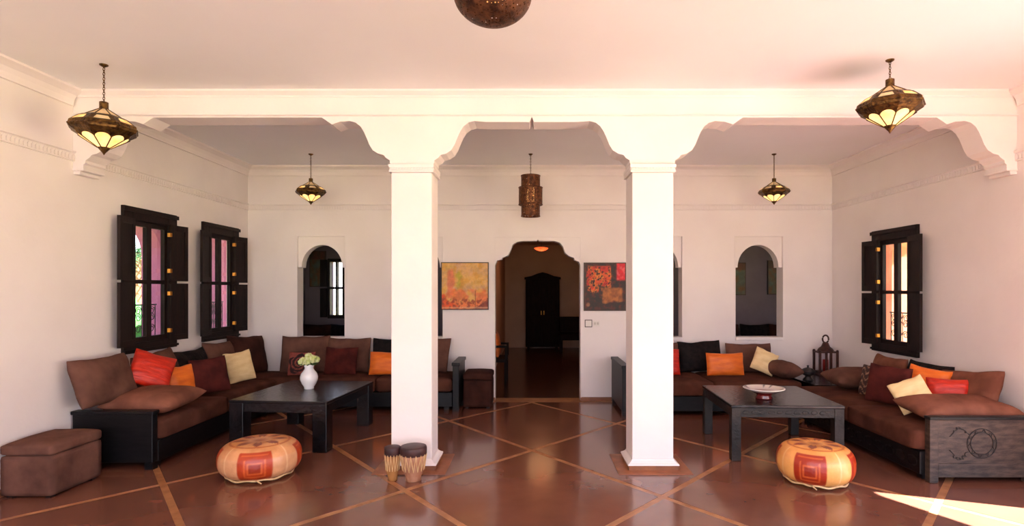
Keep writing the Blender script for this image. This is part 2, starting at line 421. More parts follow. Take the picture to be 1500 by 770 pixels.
# columns
def column(x0, x1, label):
    cx = (x0 + x1) / 2; w_ = x1 - x0; d = .32
    t = tag(empty('column', (cx, YC + d / 2, 0)), label, 'column', 'columns carrying the arched beam')
    h = w_ / 2; e_ = d / 2
    obj('shaft', B((-h, h, -e_, e_, .09, 2.56)), plaster, t, bevel=.008)
    # flared white foot
    bm = bmesh.new()
    rings = [(h + .001, e_ + .001, .092), (h + .006, e_ + .006, .08), (h + .024, e_ + .024, .064), (h + .04, e_ + .04, .056), (h + .043, e_ + .043, .045)]
    vs = [[bm.verts.new((sx_ * a, sy_ * b, z)) for sx_, sy_ in ((-1, -1), (1, -1), (1, 1), (-1, 1))] for a, b, z in rings]
    for k in range(len(vs) - 1):
        for i in range(4): bm.faces.new([vs[k][i], vs[k][(i + 1) % 4], vs[k + 1][(i + 1) % 4], vs[k + 1][i]])
    bm.faces.new(vs[0]); bm.faces.new(vs[-1])
    obj('flared_foot', bm, plaster, t)
    obj('skirting', B((-h - .035, h + .035, -e_ - .035, e_ + .035, 0, .046)), skirt_m, t)
    a, b, c = h + .035, e_ + .035, .1
    obj('floor_border', B((-a - c, a + c, -b - c, -b, 0, .004), (-a - c, a + c, b, b + c, 0, .004), (-a - c, -a, -b, b, 0, .004), (a, a + c, -b, b, 0, .004)),
        mat('border_tiles', (166, 104, 70), (132, 80, 54), .3, 8), t)
    cap = obj('capital', B((-h - .018, h + .018, -e_ - .018, e_ + .018, 2.56, 2.575), (-h - .01, h + .01, -e_ - .01, e_ + .01, 2.575, 2.63), (-h - .02, h + .02, -e_ - .02, e_ + .02, 2.63, zb)), plaster, t, bevel=.004)
    bm = bmesh.new()
    n = 14
    for i in range(n):
        x = -h + (i + .2) * w_ / n
        prism(bm, [(x, 2.58), (x + .015, 2.58), (x + .015, 2.605), (x + .0075, 2.62), (x, 2.605)], 'y', -e_ - .017, -e_ - .009)
        y = -e_ + (i + .2) * d / n
        for sg in (-1, 1):
            p, q = sorted((sg * (h + .009), sg * (h + .017)))
            prism(bm, [(y, 2.58), (y + .014, 2.58), (y + .014, 2.605), (y + .007, 2.62), (y, 2.605)], 'x', p, q)
    r = obj('carved_band', bm, plaster, cap); r['kind'] = 'stuff'
column(*CLX, 'white square column with the pair of drums at its foot')
column(*CRX, 'white square column nearer the dark painting, nothing at its foot')

# skirtings
bm = bmesh.new(); cur = XL
for xa, xb in ((-.515, .68),): box(bm, cur, xa, YB - .015, YB, 0, .05); cur = xb
box(bm, cur, XR, YB - .015, YB, 0, .05); struct('baseboard_back', bm, skirt_m)
for n_, a, b in (('baseboard_left', XL, XL + .012),): struct(n_, B((a, b, YF, YB, 0, .06)), skirt_m)
struct('baseboard_right', B((XR - .012, XR, DOOR_Y1, YB, 0, .06)), skirt_m)
struct('trim_8', B((-.53, -.515, YB - .03, YB + .0, .05, .14), (.68, .695, YB - .03, YB, .05, .14)), plaster)

# ------------------------------------------------------------------ hall and dim rooms behind
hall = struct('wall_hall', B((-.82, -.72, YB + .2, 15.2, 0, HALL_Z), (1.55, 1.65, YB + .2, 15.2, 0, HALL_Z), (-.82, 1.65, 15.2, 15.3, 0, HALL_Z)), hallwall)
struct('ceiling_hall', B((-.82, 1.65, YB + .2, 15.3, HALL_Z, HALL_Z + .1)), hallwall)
hl = bpy.data.lights.new('hall_lamp_light', 'POINT'); hl.energy = 3.2; hl.color = (1, .5, .22); hl.shadow_soft_size = .3
hlo = bpy.data.objects.new('hall_lamp_light', hl); COL.objects.link(hlo); hlo.location = (.2, 12.0, 2.2)
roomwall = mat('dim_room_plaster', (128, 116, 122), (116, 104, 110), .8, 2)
def dim_room(name, x0, x1, hx, win):  # hx: side wall with an unseen opening, added to let daylight in
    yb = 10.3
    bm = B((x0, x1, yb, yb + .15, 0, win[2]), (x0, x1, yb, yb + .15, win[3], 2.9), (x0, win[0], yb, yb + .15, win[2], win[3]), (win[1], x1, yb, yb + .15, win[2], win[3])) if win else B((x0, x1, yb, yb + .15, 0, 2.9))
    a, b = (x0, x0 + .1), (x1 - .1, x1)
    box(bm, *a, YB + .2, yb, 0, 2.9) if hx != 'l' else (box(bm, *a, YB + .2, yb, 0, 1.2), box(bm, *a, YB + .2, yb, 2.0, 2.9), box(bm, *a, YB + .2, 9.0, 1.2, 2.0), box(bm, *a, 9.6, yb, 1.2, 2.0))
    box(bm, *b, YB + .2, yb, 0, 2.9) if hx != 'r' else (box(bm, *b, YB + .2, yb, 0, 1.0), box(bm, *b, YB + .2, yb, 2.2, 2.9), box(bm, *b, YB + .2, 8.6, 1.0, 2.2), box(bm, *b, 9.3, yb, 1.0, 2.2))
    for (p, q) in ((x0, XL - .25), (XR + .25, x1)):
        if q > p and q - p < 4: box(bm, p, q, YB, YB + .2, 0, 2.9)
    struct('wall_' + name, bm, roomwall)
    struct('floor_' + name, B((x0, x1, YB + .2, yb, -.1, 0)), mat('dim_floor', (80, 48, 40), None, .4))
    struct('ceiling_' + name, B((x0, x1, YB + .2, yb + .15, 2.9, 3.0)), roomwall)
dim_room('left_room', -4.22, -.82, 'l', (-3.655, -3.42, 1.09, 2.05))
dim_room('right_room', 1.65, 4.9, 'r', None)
# mullions of the left room's small window
o = struct('window_4', B((-3.69, -3.65, 10.24, 10.36, 1.03, 2.11), (-3.425, -3.38, 10.24, 10.36, 1.03, 2.11), (-3.55, -3.525, 10.25, 10.36, 1.09, 2.05), (-3.655, -3.42, 10.25, 10.36, 1.56, 1.6), (-3.655, -3.42, 10.25, 10.36, 2.05, 2.11), (-3.655, -3.42, 10.25, 10.36, 1.03, 1.09)), shut_m)
for za, zb_ in ((1.05, 1.57), (1.6, 2.09)):
    obj('shutter', B((-3.82, -3.70, 10.22, 10.26, za, zb_)), shut_m, o); obj('shutter', B((-3.37, -3.24, 10.22, 10.26, za, zb_)), shut_m, o)

# ------------------------------------------------------------------ paintings
def canvas(name, x0, x1, z0, z1, y, fn, label, n=70, rim=.012, depth=.03, frame_m=None):
    t = tag(empty(name, ((x0 + x1) / 2, y, z0)), label, 'painting')
    w_ = (x1 - x0) / 2; h = z1 - z0
    bm = bmesh.new(); g = []
    for j in range(n + 1):
        g.append([bm.verts.new((-w_ + rim + (2 * w_ - 2 * rim) * i / n, -depth - .001, rim + (h - 2 * rim) * j / n)) for i in range(n + 1)])
    for j in range(n):
        for i in range(n): bm.faces.new([g[j][i], g[j][i + 1], g[j + 1][i + 1], g[j + 1][i]])
    c = obj('canvas', bm, paint_m, t)
    colour_attr(c, lambda co: fn((co.x + w_) / (2 * w_), co.z / h))
    obj('frame', B((-w_, w_, -depth, 0, 0, rim), (-w_, w_, -depth, 0, h - rim, h), (-w_, -w_ + rim, -depth, 0, rim, h - rim), (w_ - rim, w_, -depth, 0, rim, h - rim), (-w_ + rim, w_ - rim, -depth + .003, -.004, rim, h - rim)), frame_m or mat('frame_wood', (60, 42, 30), None, .5), t)
    return t
def mixc(a, b, t): t = max(0, min(1, t)); return [a[i] * (1 - t) + b[i] * t for i in range(3)]
def sm(v, a, b): t = max(0, min(1, (v - a) / (b - a))); return t * t * (3 - 2 * t)
def art_yellow(u, v):
    n1 = fbm(u, v, 1, 4); n2 = fbm(u, v, 5, 9); n3 = fbm(u, v, 9, 20)
    c = mixc((232, 178, 90), (222, 170, 120), .5 + n1)
    c = mixc(c, (226, 160, 50), sm(n2, .0, .35) * .6)
    c = mixc(c, (232, 120, 80), .8 * sm(.09 - abs(u - .2 + n1 * .04), 0, .05) * sm(v, .22, .35) * (1 - sm(v, .8, .88)))
    c = mixc(c, (190, 175, 40), .8 * sm(.07 - abs(u - .38 + n2 * .05), 0, .06) * sm(v, .4, .55) * (1 - sm(v, .75, .85)))
    c = mixc(c, (214, 150, 40), .6 * sm(.06 - abs(u - .43), 0, .06) * sm(v, .3, .45) * (1 - sm(v, .6, .75)))
    c = mixc(c, (240, 112, 50), sm(.36 - v + n1 * .25, 0, .15) * .75)
    c = mixc(c, (236, 84, 20), sm(.2 - v + (.25 - u) * .6 + n2 * .1, 0, .1) * .9)
    c = mixc(c, (150, 60, 30), sm(n3 + n2, .12, .3) * sm(.3 - v, 0, .1) * .8)
    c = mixc(c, (120, 60, 35), sm(.008 - abs(u - .72), 0, .004) * sm(.42 - v, 0, .04))
    c = mixc(c, (110, 40, 30), sm(u - .9 + .2 - v * .9 + n2 * .1, 0, .05) * .7)
    c = mixc(c, (250, 200, 160), sm(.02 - abs(v - .045), 0, .01) * .6)
    return c
def art_dark(u, v):
    n1 = fbm(u, v, 21, 5); n2 = fbm(u, v, 25, 11); n3 = fbm(u, v, 29, 24)
    c = mixc((58, 26, 18), (36, 26, 22), .5 + n1)
    c = mixc(c, (110, 30, 14), sm(n2, .05, .3) * .6)
    m1 = sm(u + n1 * .04, .06, .1) * (1 - sm(u + n1 * .03, .62, .66)) * sm(v + .3 * max(0, u - .3) - 0 + n2 * .05, .36 + (.16 if u > .36 else 0), .42 + (.16 if u > .36 else 0)) * (1 - sm(v, .9, .95))
    c = mixc(c, mixc((228, 84, 26), (240, 150, 50), .5 + n2 * 1.4), m1)
    c = mixc(c, (40, 12, 8), m1 * sm(n3 + n2 * .8, .1, .25))
    c = mixc(c, (200, 30, 20), m1 * sm(n1 - n3 * .5, .1, .3) * .8)
    m2 = sm(u, .75, .8) * sm(v, .6, .66)
    c = mixc(c, mixc((225, 24, 40), (240, 90, 90), sm(n2, .1, .4)), m2)
    m3 = sm(u + n2 * .04, .4, .47) * (1 - sm(u, .88, .95)) * sm(v + n1 * .05 - .1 * (u - .4), .12, .17) * (1 - sm(v, .46, .5))
    c = mixc(c, mixc((150, 84, 36), (190, 110, 44), .5 + n2 * 1.5), m3)
    c = mixc(c, (210, 140, 100), sm(.06 - math.hypot(u - .1, v - .13), 0, .03) * .6)
    return c
def Z7(py): return CH + (424 - py) * s8
canvas('painting', X8(646.5), X8(716), Z7(453.5), Z7(384), YB, art_yellow, 'square yellow and orange abstract painting between the left column and the doorway')
canvas('painting', X8(855), X8(916.5), Z7(455), Z7(384.5), YB, art_dark, 'dark abstract painting with fiery orange and red blocks, right of the doorway')
def art_dim(u, v):
    n1 = fbm(u, v, 41, 4); return mixc((120, 80, 40), (90, 100, 80), .5 + n1 * 1.5) if v < .75 else mixc((120, 60, 40), (80, 60, 40), .5 + n1)
canvas('painting', -4.03, -3.74, 1.60, 2.25, 10.3, art_dim, 'dim landscape painting glimpsed through the arched opening above the left sofa', 20)
canvas('painting', 3.36, 3.88, 1.45, 2.04, 10.3, art_dim, 'dim painting on the left side of the far room seen through the right arched opening', 20)
canvas('painting', 4.28, 4.78, 1.46, 2.08, 10.3, art_dim, 'dim painting on the right side of the far room seen through the right arched opening', 20)

# switches beside the doorway
t = tag(empty('light_switch', (X8(862), YB, Z7(479))), 'square light switch with dark rim under the dark painting', 'switch')
obj('rim', B((-.052, .052, -.008, 0, 0, .105)), switch_g, t); obj('plate', B((-.042, .042, -.011, -.008, .01, .095)), switch_w, t, bevel=.002)
obj('rocker', B((-.03, .03, -.015, -.011, .03, .075)), switch_w, t)
t = tag(empty('wall_socket', (X8(873.5), YB, Z7(477.5))), 'plain white socket plate right of the dark-rimmed switch', 'socket')
obj('plate', B((-.048, .048, -.006, 0, 0, .075)), switch_w, t, bevel=.002)
obj('socket_insert', B((-.034, -.006, -.009, -.006, .02, .055), (.006, .034, -.009, -.006, .02, .055)), mat('socket_grey', (200, 190, 182), None, .5), t)

# ------------------------------------------------------------------ windows with shutters
def window(n, xw, sg, wy, dz, label):
    """xw wall face, sg = +1 when the room lies towards +X"""
    y0, y1 = wy; z0, z1 = .92 + dz, 2.37 + dz
    root = empty(f'window_{n}', (xw, (y0 + y1) / 2, z0)); root['kind'] = 'structure'
    def bx(name, n0, n1, a, b, c, d, m=shut_m, parent=root, bevel=0):
        p, q = sorted((sg * n0, sg * n1)); cy = (y0 + y1) / 2
        return obj(name, B((p, q, a - cy, b - cy, c - z0, d - z0)), m, parent, bevel=bevel)
    h0, h1, v0, v1 = y0 + .11, y1 - .15, z0 + .1, z1 - .13
    bx('casing', 0, .035, y0, h0, z0, z1, bevel=.005); bx('casing', 0, .035, h1, y1, z0, z1, bevel=.005)
    bx('casing', 0, .035, h0, h1, v1, z1, bevel=.005); bx('casing', 0, .035, h0, h1, z0, v0, bevel=.005)
    bx('casing_ledge', .035, .05, y0 - .01, y1 + .01, z1 - .05, z1 - .01)
    bx('casing_ledge', .035, .05, y0 - .005, y1 + .005, z0 + .015, z0 + .04)
    # sashes
    mid = (h0 + h1) / 2; zt = 1.63 + dz
    for a, b in ((h0, mid), (mid, h1)):
        bx('stile', -.03, .012, a, a + .036, v0, v1); bx('stile', -.03, .012, b - .036, b, v0, v1)
        bx('rail', -.03, .012, a + .036, b - .036, v0, v0 + .05); bx('rail', -.03, .012, a + .036, b - .036, v1 - .05, v1)
        bx('rail', -.03, .012, a + .036, b - .036, zt - .02, zt + .02)
        bx('pane', -.012, -.009, a + .036, b - .036, v0 + .05, zt - .02, glass); bx('pane', -.012, -.009, a + .036, b - .036, zt + .02, v1 - .05, glass)
    # shutters folded back onto the casing, two leaves each side
    for side in (-1, 1):
        hinge = h0 + .0 if side < 0 else h1 - .0
        for za, zb_ in ((z0 + .08, zt - .012), (zt + .012, z1 - .12)):
            ang = R(10)
            sw_ = .28 if side < 0 else .24
            leaf = empty('shutter', (sg * .038, hinge - (y0 + y1) / 2, za - z0)); leaf.parent = root
            leaf.rotation_euler = (0, 0, (-sg * side) * ang)
            hgt = zb_ - za
            def lb(name, u0, u1, c, d, th0=0, th1=.028, m=shut_m):
                p, q = sorted((side * u0, side * u1)); a_, b_ = sorted((sg * th0, sg * th1))
                return obj(name, B((a_, b_, p, q, c, d)), m, leaf)
            lb('leaf_stile', 0, .045, 0, hgt); lb('leaf_stile', sw_ - .045, sw_, 0, hgt)
            lb('leaf_rail', .045, sw_ - .045, 0, .06); lb('leaf_rail', .045, sw_ - .045, hgt - .06, hgt)
            lb('leaf_panel', .045, sw_ - .045, .06, hgt - .06, .008, .02)
            for zz in (.09, hgt - .13): lb('hinge', -.018, .008, zz, zz + .042, -.004, .034, gold) if side > 0 else None
    # wrought iron grille outside
    g = bmesh.new(); xo = -sg * -1 * -.17; cy = (y0 + y1) / 2
    def P(y, z): return (-sg * .10, y - cy, z - z0)
    for z in (v0 + .03, 1.39 + dz): tube(g, [P(h0, z), P(h1, z)], .008, 6)
    ny = 5
    for i in range(ny + 1):
        y = h0 + .02 + (h1 - h0 - .04) * i / ny
        tube(g, [P(y, v0 + .03), P(y, 1.39 + dz)], .005, 5)
    for i in range(ny):
        yc_ = h0 + .02 + (h1 - h0 - .04) * (i + .5) / ny
        for zc_, s_ in ((v0 + .12, 1), (v0 + .24, -1), (1.39 + dz - .06, 1)):
            pts = []
            for k in range(22):
                a = k / 21 * 3.2 * PI; rr = .045 * (1 - k / 30)
                pts.append(P(yc_ + s_ * rr * math.cos(a), zc_ + rr * math.sin(a)))
            tube(g, pts, .0045, 5)
    gr = obj('iron_grille', g, iron, root)
    return root
window(1, XL, 1, W1, 0, '')
window(2, XL, 1, W2, 0, '')
window(3, XR, -1, W3, -.11, '')

# ------------------------------------------------------------------ outside
struct('ground', B((-60, 60, -40, 60, -.35, -.2)), grassm)
struct('terrace', B((-9, 9, -12, YF - .1, -.19, -.02)), terr_m)
struct('veranda_sun_block_left', B((-6.8, XL - .12, -3.6, 14, 3.12, 3.25)), roomwall)  # unseen slab added to keep the arcade pillars in shade
struct('veranda_sun_block_right', B((XR + .12, 7.0, 4.6, 14.4, 3.12, 3.25)), roomwall)  # unseen slab added to block sun from entering the right window
struct('veranda_floor_left', B((-6.9, XL - .12, -3.6, 14, -.19, -.02)), terr_m)
struct('veranda_floor_right', B((XR + .12, 7.1, -3.6, 14, -.19, -.02)), terr_m)
def arcade(name, x, ys, m, pw=.34, th=.34, top=3.1, spring=2.15):
    bm = bmesh.new()
    for y in ys: box(bm, x - th / 2, x + th / 2, y - pw / 2, y + pw / 2, -.02, top)
    for a, b in zip(ys[:-1], ys[1:]):
        p, q = a + pw / 2, b - pw / 2; c = (p + q) / 2; r = (q - p) / 2; n = 14
        pts = [(c - r * math.cos(PI * i / n), spring + min(r * .8, top - spring - .15) * math.sin(PI * i / n)) for i in range(n + 1)]
        for u, v in zip(pts[:-1], pts[1:]):
            prism(bm, [u, v, (v[0], top), (u[0], top)], 'x', x - th / 2, x + th / 2)
    struct(name, bm, m)
arcade('wall_arcade_left', -6.6, [-.2, 1.5, 3.2, 4.9, 6.6, 8.3, 10.0, 11.85, 13.6], pink_st)
arcade('wall_arcade_right', 6.8, [5.4, 7.1, 8.85, 10.6, 12.35, 14.1], orange_st)
# louvred screen outside the right window
t = tag(empty('louvred_screen', (8.7, 13.3, -.2)), 'pale louvred screen outside the right window', 'screen')
obj('frame', B((-.03, .03, -.75, -.7, 0, 2.4), (-.03, .03, .7, .75, 0, 2.4), (-.03, .03, -.7, .7, 2.35, 2.4), (-.03, .03, -.7, .7, 1.2, 1.25)), lou_m, t)
z = .05
sl = None
while z < 2.32:
    if not 1.16 < z < 1.26:
        if sl is None:
            sl = obj('slat', B((-.03, .03, -.7, .7, -.004, .004)), lou_m, t, loc=(0, 0, z)); sl.rotation_euler = (0, R(35), 0)
        else:
            c = sl.copy(); c.location = (0, 0, z); COL.objects.link(c)
    z += .07
# palm and bushes beyond the arcade
def palm(x, y, h, label):
    t = tag(empty('palm_tree', (x, y, -.2)), label, 'palm tree')
    bm = bmesh.new(); tube(bm, [(0, 0, 0), (.1, .05, h * .5), (.05, 0, h)], [.22, .17, .15], 10)
    obj('trunk', bm, mat('palm_bark', (120, 90, 60), (90, 65, 45), .9, 6), t)
    for i in range(16):
        a = i * 2.4; el = .9 - (i / 16) * 1.3
        bm = bmesh.new(); L = 2.4; prev = None
        pts = []
        for k in range(9):
            s = k / 8; rr = L * s; z = h + rr * math.sin(el) - 1.1 * s * s * L * .6
            pts.append(Vector((.05 + rr * math.cos(el) * math.cos(a), rr * math.cos(el) * math.sin(a), z)))
        side = Vector((-math.sin(a), math.cos(a), 0))
        for k in range(1, 9):
            p = pts[k]; d = (pts[k] - pts[k - 1]).normalized()
            for sgn in (-1, 1):
                for m_ in (0, .5):
                    b0 = pts[k - 1].lerp(p, m_); ln = .5 * (1 - .5 * k / 8)
                    tip = b0 + sgn * side * ln + d * .25 - Vector((0, 0, .15))
                    v = [bm.verts.new(q) for q in (b0, b0 + d * .06, tip)]; bm.faces.new(v)
        tube(bm, pts, .02, 4)
        obj('frond', bm, frondm, t)
palm(-13.6, 19.4, 3.0, 'palm tree beyond the arcade seen through the nearer left window')
def bush(x, y, r, h, label):
    bm = bmesh.new(); bmesh.ops.create_icosphere(bm, subdivisions=4, radius=1)
    for v in bm.verts:
        n = noise.fractal(v.co * 3, 1, 2, 4); v.co *= 1 + .35 * n; v.co = Vector((v.co.x * r, v.co.y * r, v.co.z * h))
    o = obj('bush', bm, bushm, None, smooth=False, loc=(x, y, h * .6 - .2)); tag(o, label, 'bush')
bush(-9.4, 13.0, 1.0, .9, 'green bush outside the nearer left window')
bush(-9.3, 16.3, 1.2, .8, 'green bush outside the farther left window')
bush(10.8, 15.6, 1.2, .9, 'green bush outside the right window')

# ------------------------------------------------------------------ sofas
SZ = .42
def soft_box(name, x0, x1, y0, y1, z0, z1, m, parent=None, r=.045, puff=.02, n=14):
    """upholstered block: rounded edges, slightly domed and uneven"""
    bm = bmesh.new()
    L = (x1 - x0, y1 - y0, z1 - z0)
    bmesh.ops.create_cube(bm, size=1)
    bmesh.ops.subdivide_edges(bm, edges=bm.edges[:], cuts=n, use_grid_fill=True)
    seed = random.random() * 50
    for v in bm.verts:
        p = [v.co[i] * 2 for i in range(3)]
        q = Vector([p[i] * L[i] / 2 for i in range(3)])
        c = Vector([max(-(L[i] / 2 - r), min(L[i] / 2 - r, q[i])) for i in range(3)])
        d = q - c
        if d.length > 0:
            m_ = max(abs(d.x), abs(d.y), abs(d.z)); q = c + d.normalized() * m_
        f = (1 - p[0] ** 2) * (1 - p[1] ** 2)
        if p[2] > .9: q.z += puff * f + .006 * noise.noise(Vector((q.x * 4 + seed, q.y * 4, 0)))
        q += Vector((x0 + L[0] / 2, y0 + L[1] / 2, z0 + L[2] / 2)); v.co = q
    return obj(name, bm, m, parent, smooth=True)
def base_frame(t, x0, x1, y0, y1, sides):
    o = obj('base', B((x0, x1, y0, y1, .05, .235)), blackwood, t, bevel=.006)
    for x in (x0 + .05, x1 - .11):
        for y in (y0 + .05, y1 - .11): obj('foot', B((x, x + .06, y, y + .06, 0, .05)), blackwood, t)
    return o
# left wall run
XS = -3.22
t = tag(empty('sofa', (0, 0, 0)), 'long brown suede sofa along the left wall under the two windows', 'sofa')
base_frame(t, XL + .02, XS - .04, 4.95, 7.17, 'x')
soft_box('mattress', XL + .02, XS, 4.945, 6.05, .235, SZ, brown_f, t); soft_box('mattress', XL + .02, XS, 6.05, 7.17, .235, SZ, brown_f, t)
ap = obj('end_panel', B((XL + .02, XS - .04, 4.87, 4.94, .06, .49)), blackwood, t, bevel=.008)
obj('panel_foot', B((XL + .02, XL + .09, 4.87, 4.94, 0, .06)), blackwood, t); obj('panel_foot', B((XS - .11, XS - .04, 4.87, 4.94, 0, .06)), blackwood, t)
obj('panel_rail', B((XL + .01, XS - .03, 4.86, 4.95, .475, .505)), blackwood, t, bevel=.006)
# left back run
YS = 7.22
t = tag(empty('sofa', (0, 0, 0)), 'brown suede sofa along the back wall, left of the doorway', 'sofa')
base_frame(t, XL + .02, -1.02, YS + .03, YB - .03, 'y')
xs_ = [XL + .02, -3.0, -2.0, -1.02]
for a, b in zip(xs_[:-1], xs_[1:]): soft_box('mattress', a, b, YS, YB - .03, .235, SZ, brown_f, t)
obj('end_panel', B((-1.01, -.93, YS, YB - .03, .05, .58)), blackwood, t, bevel=.006)
obj('panel_rail', B((-1.02, -.915, YS - .02, YB - .03, .58, .62)), blackwood, t, bevel=.006)
obj('panel_foot', B((-1.01, -.93, YS, YS + .08, 0, .05)), blackwood, t); obj('panel_foot', B((-1.01, -.93, YB - .12, YB - .04, 0, .05)), blackwood, t)
# right back run
t = tag(empty('sofa', (0, 0, 0)), 'brown suede sofa along the back wall behind the right column', 'sofa')
YS2 = 6.95
base_frame(t, 1.2, 3.33, YS2 + .03, YB - .03, 'y')
for a, b in ((1.2, 2.25), (2.25, 3.33)): soft_box('mattress', a, b, YS2, YB - .03, .235, SZ, brown_f, t)
obj('end_panel', B((1.11, 1.19, YS2, YB - .03, .05, .58)), blackwood, t, bevel=.006)
obj('panel_rail', B((1.1, 1.2, YS2 - .02, YB - .03, .58, .62)), blackwood, t, bevel=.006)
obj('panel_foot', B((1.11, 1.19, YS2, YS2 + .08, 0, .05)), blackwood, t); obj('panel_foot', B((1.11, 1.19, YB - .12, YB - .04, 0, .05)), blackwood, t)
# right wall run with carved end panel
t = tag(empty('sofa', (0, 0, 0)), 'brown suede sofa along the right wall with carved wooden end panel', 'sofa')
XS2 = 3.10; YE = 4.54
base_frame(t, XS2 + .05, XR - .03, YE + .06, 6.7, 'x')
bm = bmesh.new()                                       # carved relief of the front base board
y = YE + .15
while y < 6.6:
    for k in range(14):
        pass
    pts = [(XS2 + .047, y + .06 * math.cos(a) , .145 + .04 * math.sin(a)) for a in [i * PI / 6 for i in range(12)]]
    tube(bm, pts, .004, 5, closed=True); y += .15
o = obj('base_carving', bm, blackwood, t); o['kind'] = 'stuff'
for a, b in ((YE + .065, 5.6), (5.6, 6.7)): soft_box('mattress', XS2, XR - .03, a, b, .235, SZ, brown_f, t)
x0, x1 = 3.19, XR - .03
obj('panel_stile', B((x0, x0 + .07, YE, YE + .06, 0, .52)), greywood, t, bevel=.005); obj('panel_stile', B((x1 - .2, x1 - .13, YE, YE + .06, 0, .52)), greywood, t, bevel=.005)
obj('panel_rail', B((x0 - .005, x1 - .0, YE - .01, YE + .065, .505, .53)), blackwood, t, bevel=.004)
brd = obj('end_panel', B((x0 + .07, x1, YE + .012, YE + .05, .045, .505)), greywood, t)
obj('panel_rail', B((x0 + .07, x1, YE + .002, YE + .012, .045, .155)), greywood, t, bevel=.003)
g = bmesh.new()
cxr, czr = 3.615, .315
def ring(r, n=40, rr=.0035): tube(g, [(cxr + r * math.cos(2 * PI * i / n), YE + .009, czr + r * math.sin(2 * PI * i / n)) for i in range(n)], rr, 5, closed=True)
ring(.118); ring(.09)
for i in range(20):
    a = 2 * PI * i / 20; a2 = a + .16 * (-1) ** i
    tube(g, [(cxr + .092 * math.cos(a), YE + .009, czr + .092 * math.sin(a)), (cxr + .116 * math.cos(a2), YE + .009, czr + .116 * math.sin(a2))], .003, 5)
for sg in (-1, 1):
    pts = []
    for k in range(30):
        s = k / 29
        pts.append((cxr - .115 - s * .11 + (.012 * math.cos(s * 30)), YE + .009, czr + sg * (.07 + .055 * math.sin(s * 2.6)) + .008 * math.sin(s * 26)))
    for k in range(12): a = -k / 11 * 4.5; pts.append((cxr - .225 - .02 + .022 * math.cos(a) * (1 - k / 20), YE + .009, czr + sg * (.09 - .022 + .0 + .022 * math.sin(a + PI / 2) * (1 - k / 20))))
    tube(g, pts, .0035, 5)
o = obj('carved_ring', g, groove_m, t)
# low corner unit between the two right sofas
t = tag(empty('corner_table', (3.36, 6.74, 0)), 'low dark wooden corner table holding the iron lantern, between the right-hand sofas', 'table')
obj('tabletop', B((.01, XR - .03 - 3.36, .0, YB - .03 - 6.74, .375, .415)), tablewood, t, bevel=.006)
for a, b in ((.03, .04), (.7, .04), (.03, 1.06), (.7, 1.06)): obj('leg', B((a, a + .08, b, b + .07, 0, .375)), tablewood, t)
obj('apron', B((.05, .76, .03, .05, .28, .375), (.03, .05, .05, 1.1, .28, .375)), tablewood, t)

# ------------------------------------------------------------------ cushions
def cushion(label, loc, w_, h, th, m, rz=0, lean=15, roll=0, group=None, fn=None, n=18, name='cushion', flat=False, sag=.05):
    """loc = point where the lower edge rests; local X width, local Z height, -Y front"""
    bm = bmesh.new(); seed = random.random() * 100
    for side in (-1, 1):
        g = []
        for j in range(n + 1):
            row = []
            for i in range(n + 1):
                u = -1 + 2 * i / n; v = -1 + 2 * j / n
                # denser near the rim
                u = math.sin(u * PI / 2); v = math.sin(v * PI / 2)
                x = u * w_ / 2 * (1 - .055 * (1 - v * v) * abs(u) - .035 * (u * v) ** 4); z = v * h / 2 * (1 - .055 * (1 - u * u) * abs(v) - .035 * (u * v) ** 4)
                prof_ = (max(0, 1 - abs(u) ** 3.2) * max(0, 1 - abs(v) ** 3.2)) ** .5
                y = side * th / 2 * prof_
                nn = noise.noise(Vector((u * 2.2 + seed, v * 2.2, side * 3)))
                y += side * .012 * nn * prof_ ** .3
                z -= sag * h * (1 - u * u) * max(0, v) * .6
                z += .012 * noise.noise(Vector((u * 1.7 + seed, 5, 0))) * max(0, v)
                row.append(bm.verts.new((x, y, z)))
            g.append(row)
        for j in range(n):
            for i in range(n): bm.faces.new([g[j][i], g[j][i + 1], g[j + 1][i + 1], g[j + 1][i]])
    bmesh.ops.remove_doubles(bm, verts=bm.verts[:], dist=.0008)
    M = Matrix.Rotation(rz, 4, 'Z') @ Matrix.Rotation(R(-lean), 4, 'X') @ Matrix.Rotation(R(roll), 4, 'Y')
    lowest = min((M @ v.co).z for v in bm.verts)
    o = obj(name, bm, m, None, smooth=True)
    o.rotation_euler = M.to_euler()
    c = M @ Vector((0, 0, -h / 2))
    o.location = (loc[0] - c.x * (1 if lean < 60 else 0), loc[1] - c.y * (1 if lean < 60 else 0), loc[2] - lowest)
    tag(o, label, 'cushion', group)
    if fn: colour_attr(o, fn)
    return o
q90 = PI / 2
T = .17; Z = SZ + .012
G = 'loose cushions on the sofas'
# --- left wall run (face +X)
cushion('flat brown cushion lying on the left sofa beside its black end panel', (-3.50, 5.26, Z), .66, .6, .20, light_br, rz=0, lean=86, group=G)
cushion('large brown cushion against the left wall, nearest the front end panel', (-3.72, 5.02, Z + .12), .68, .44, .18, brown_c, q90, 18, 0, G)
cushion('brown cushion against the left wall behind the red one', (-3.74, 5.80, Z), .64, .50, .19, brown_c, q90, 16, -4, G)
cushion('bright red-orange satin cushion on the left sofa', (-3.66, 5.38, Z + .13), .38, .36, .13, red_f, R(55), 24, 24, G)
cushion('black cushion under the gap between the two left windows', (-3.74, 6.36, Z), .62, .48, .16, black_f, q90, 16, 0, G)
cushion('slim orange cushion on the left sofa, beside the maroon one', (-3.58, 5.82, Z), .30, .36, .11, orange_f, R(66), 14, 0, G)
cushion('maroon square cushion on the left sofa', (-3.42, 6.08, Z), .38, .40, .14, maroon_f, R(48), 16, -4, G)
cushion('brown cushion under the farther left window', (-3.74, 6.93, Z), .62, .50, .17, brown_c, q90, 16, 3, G)
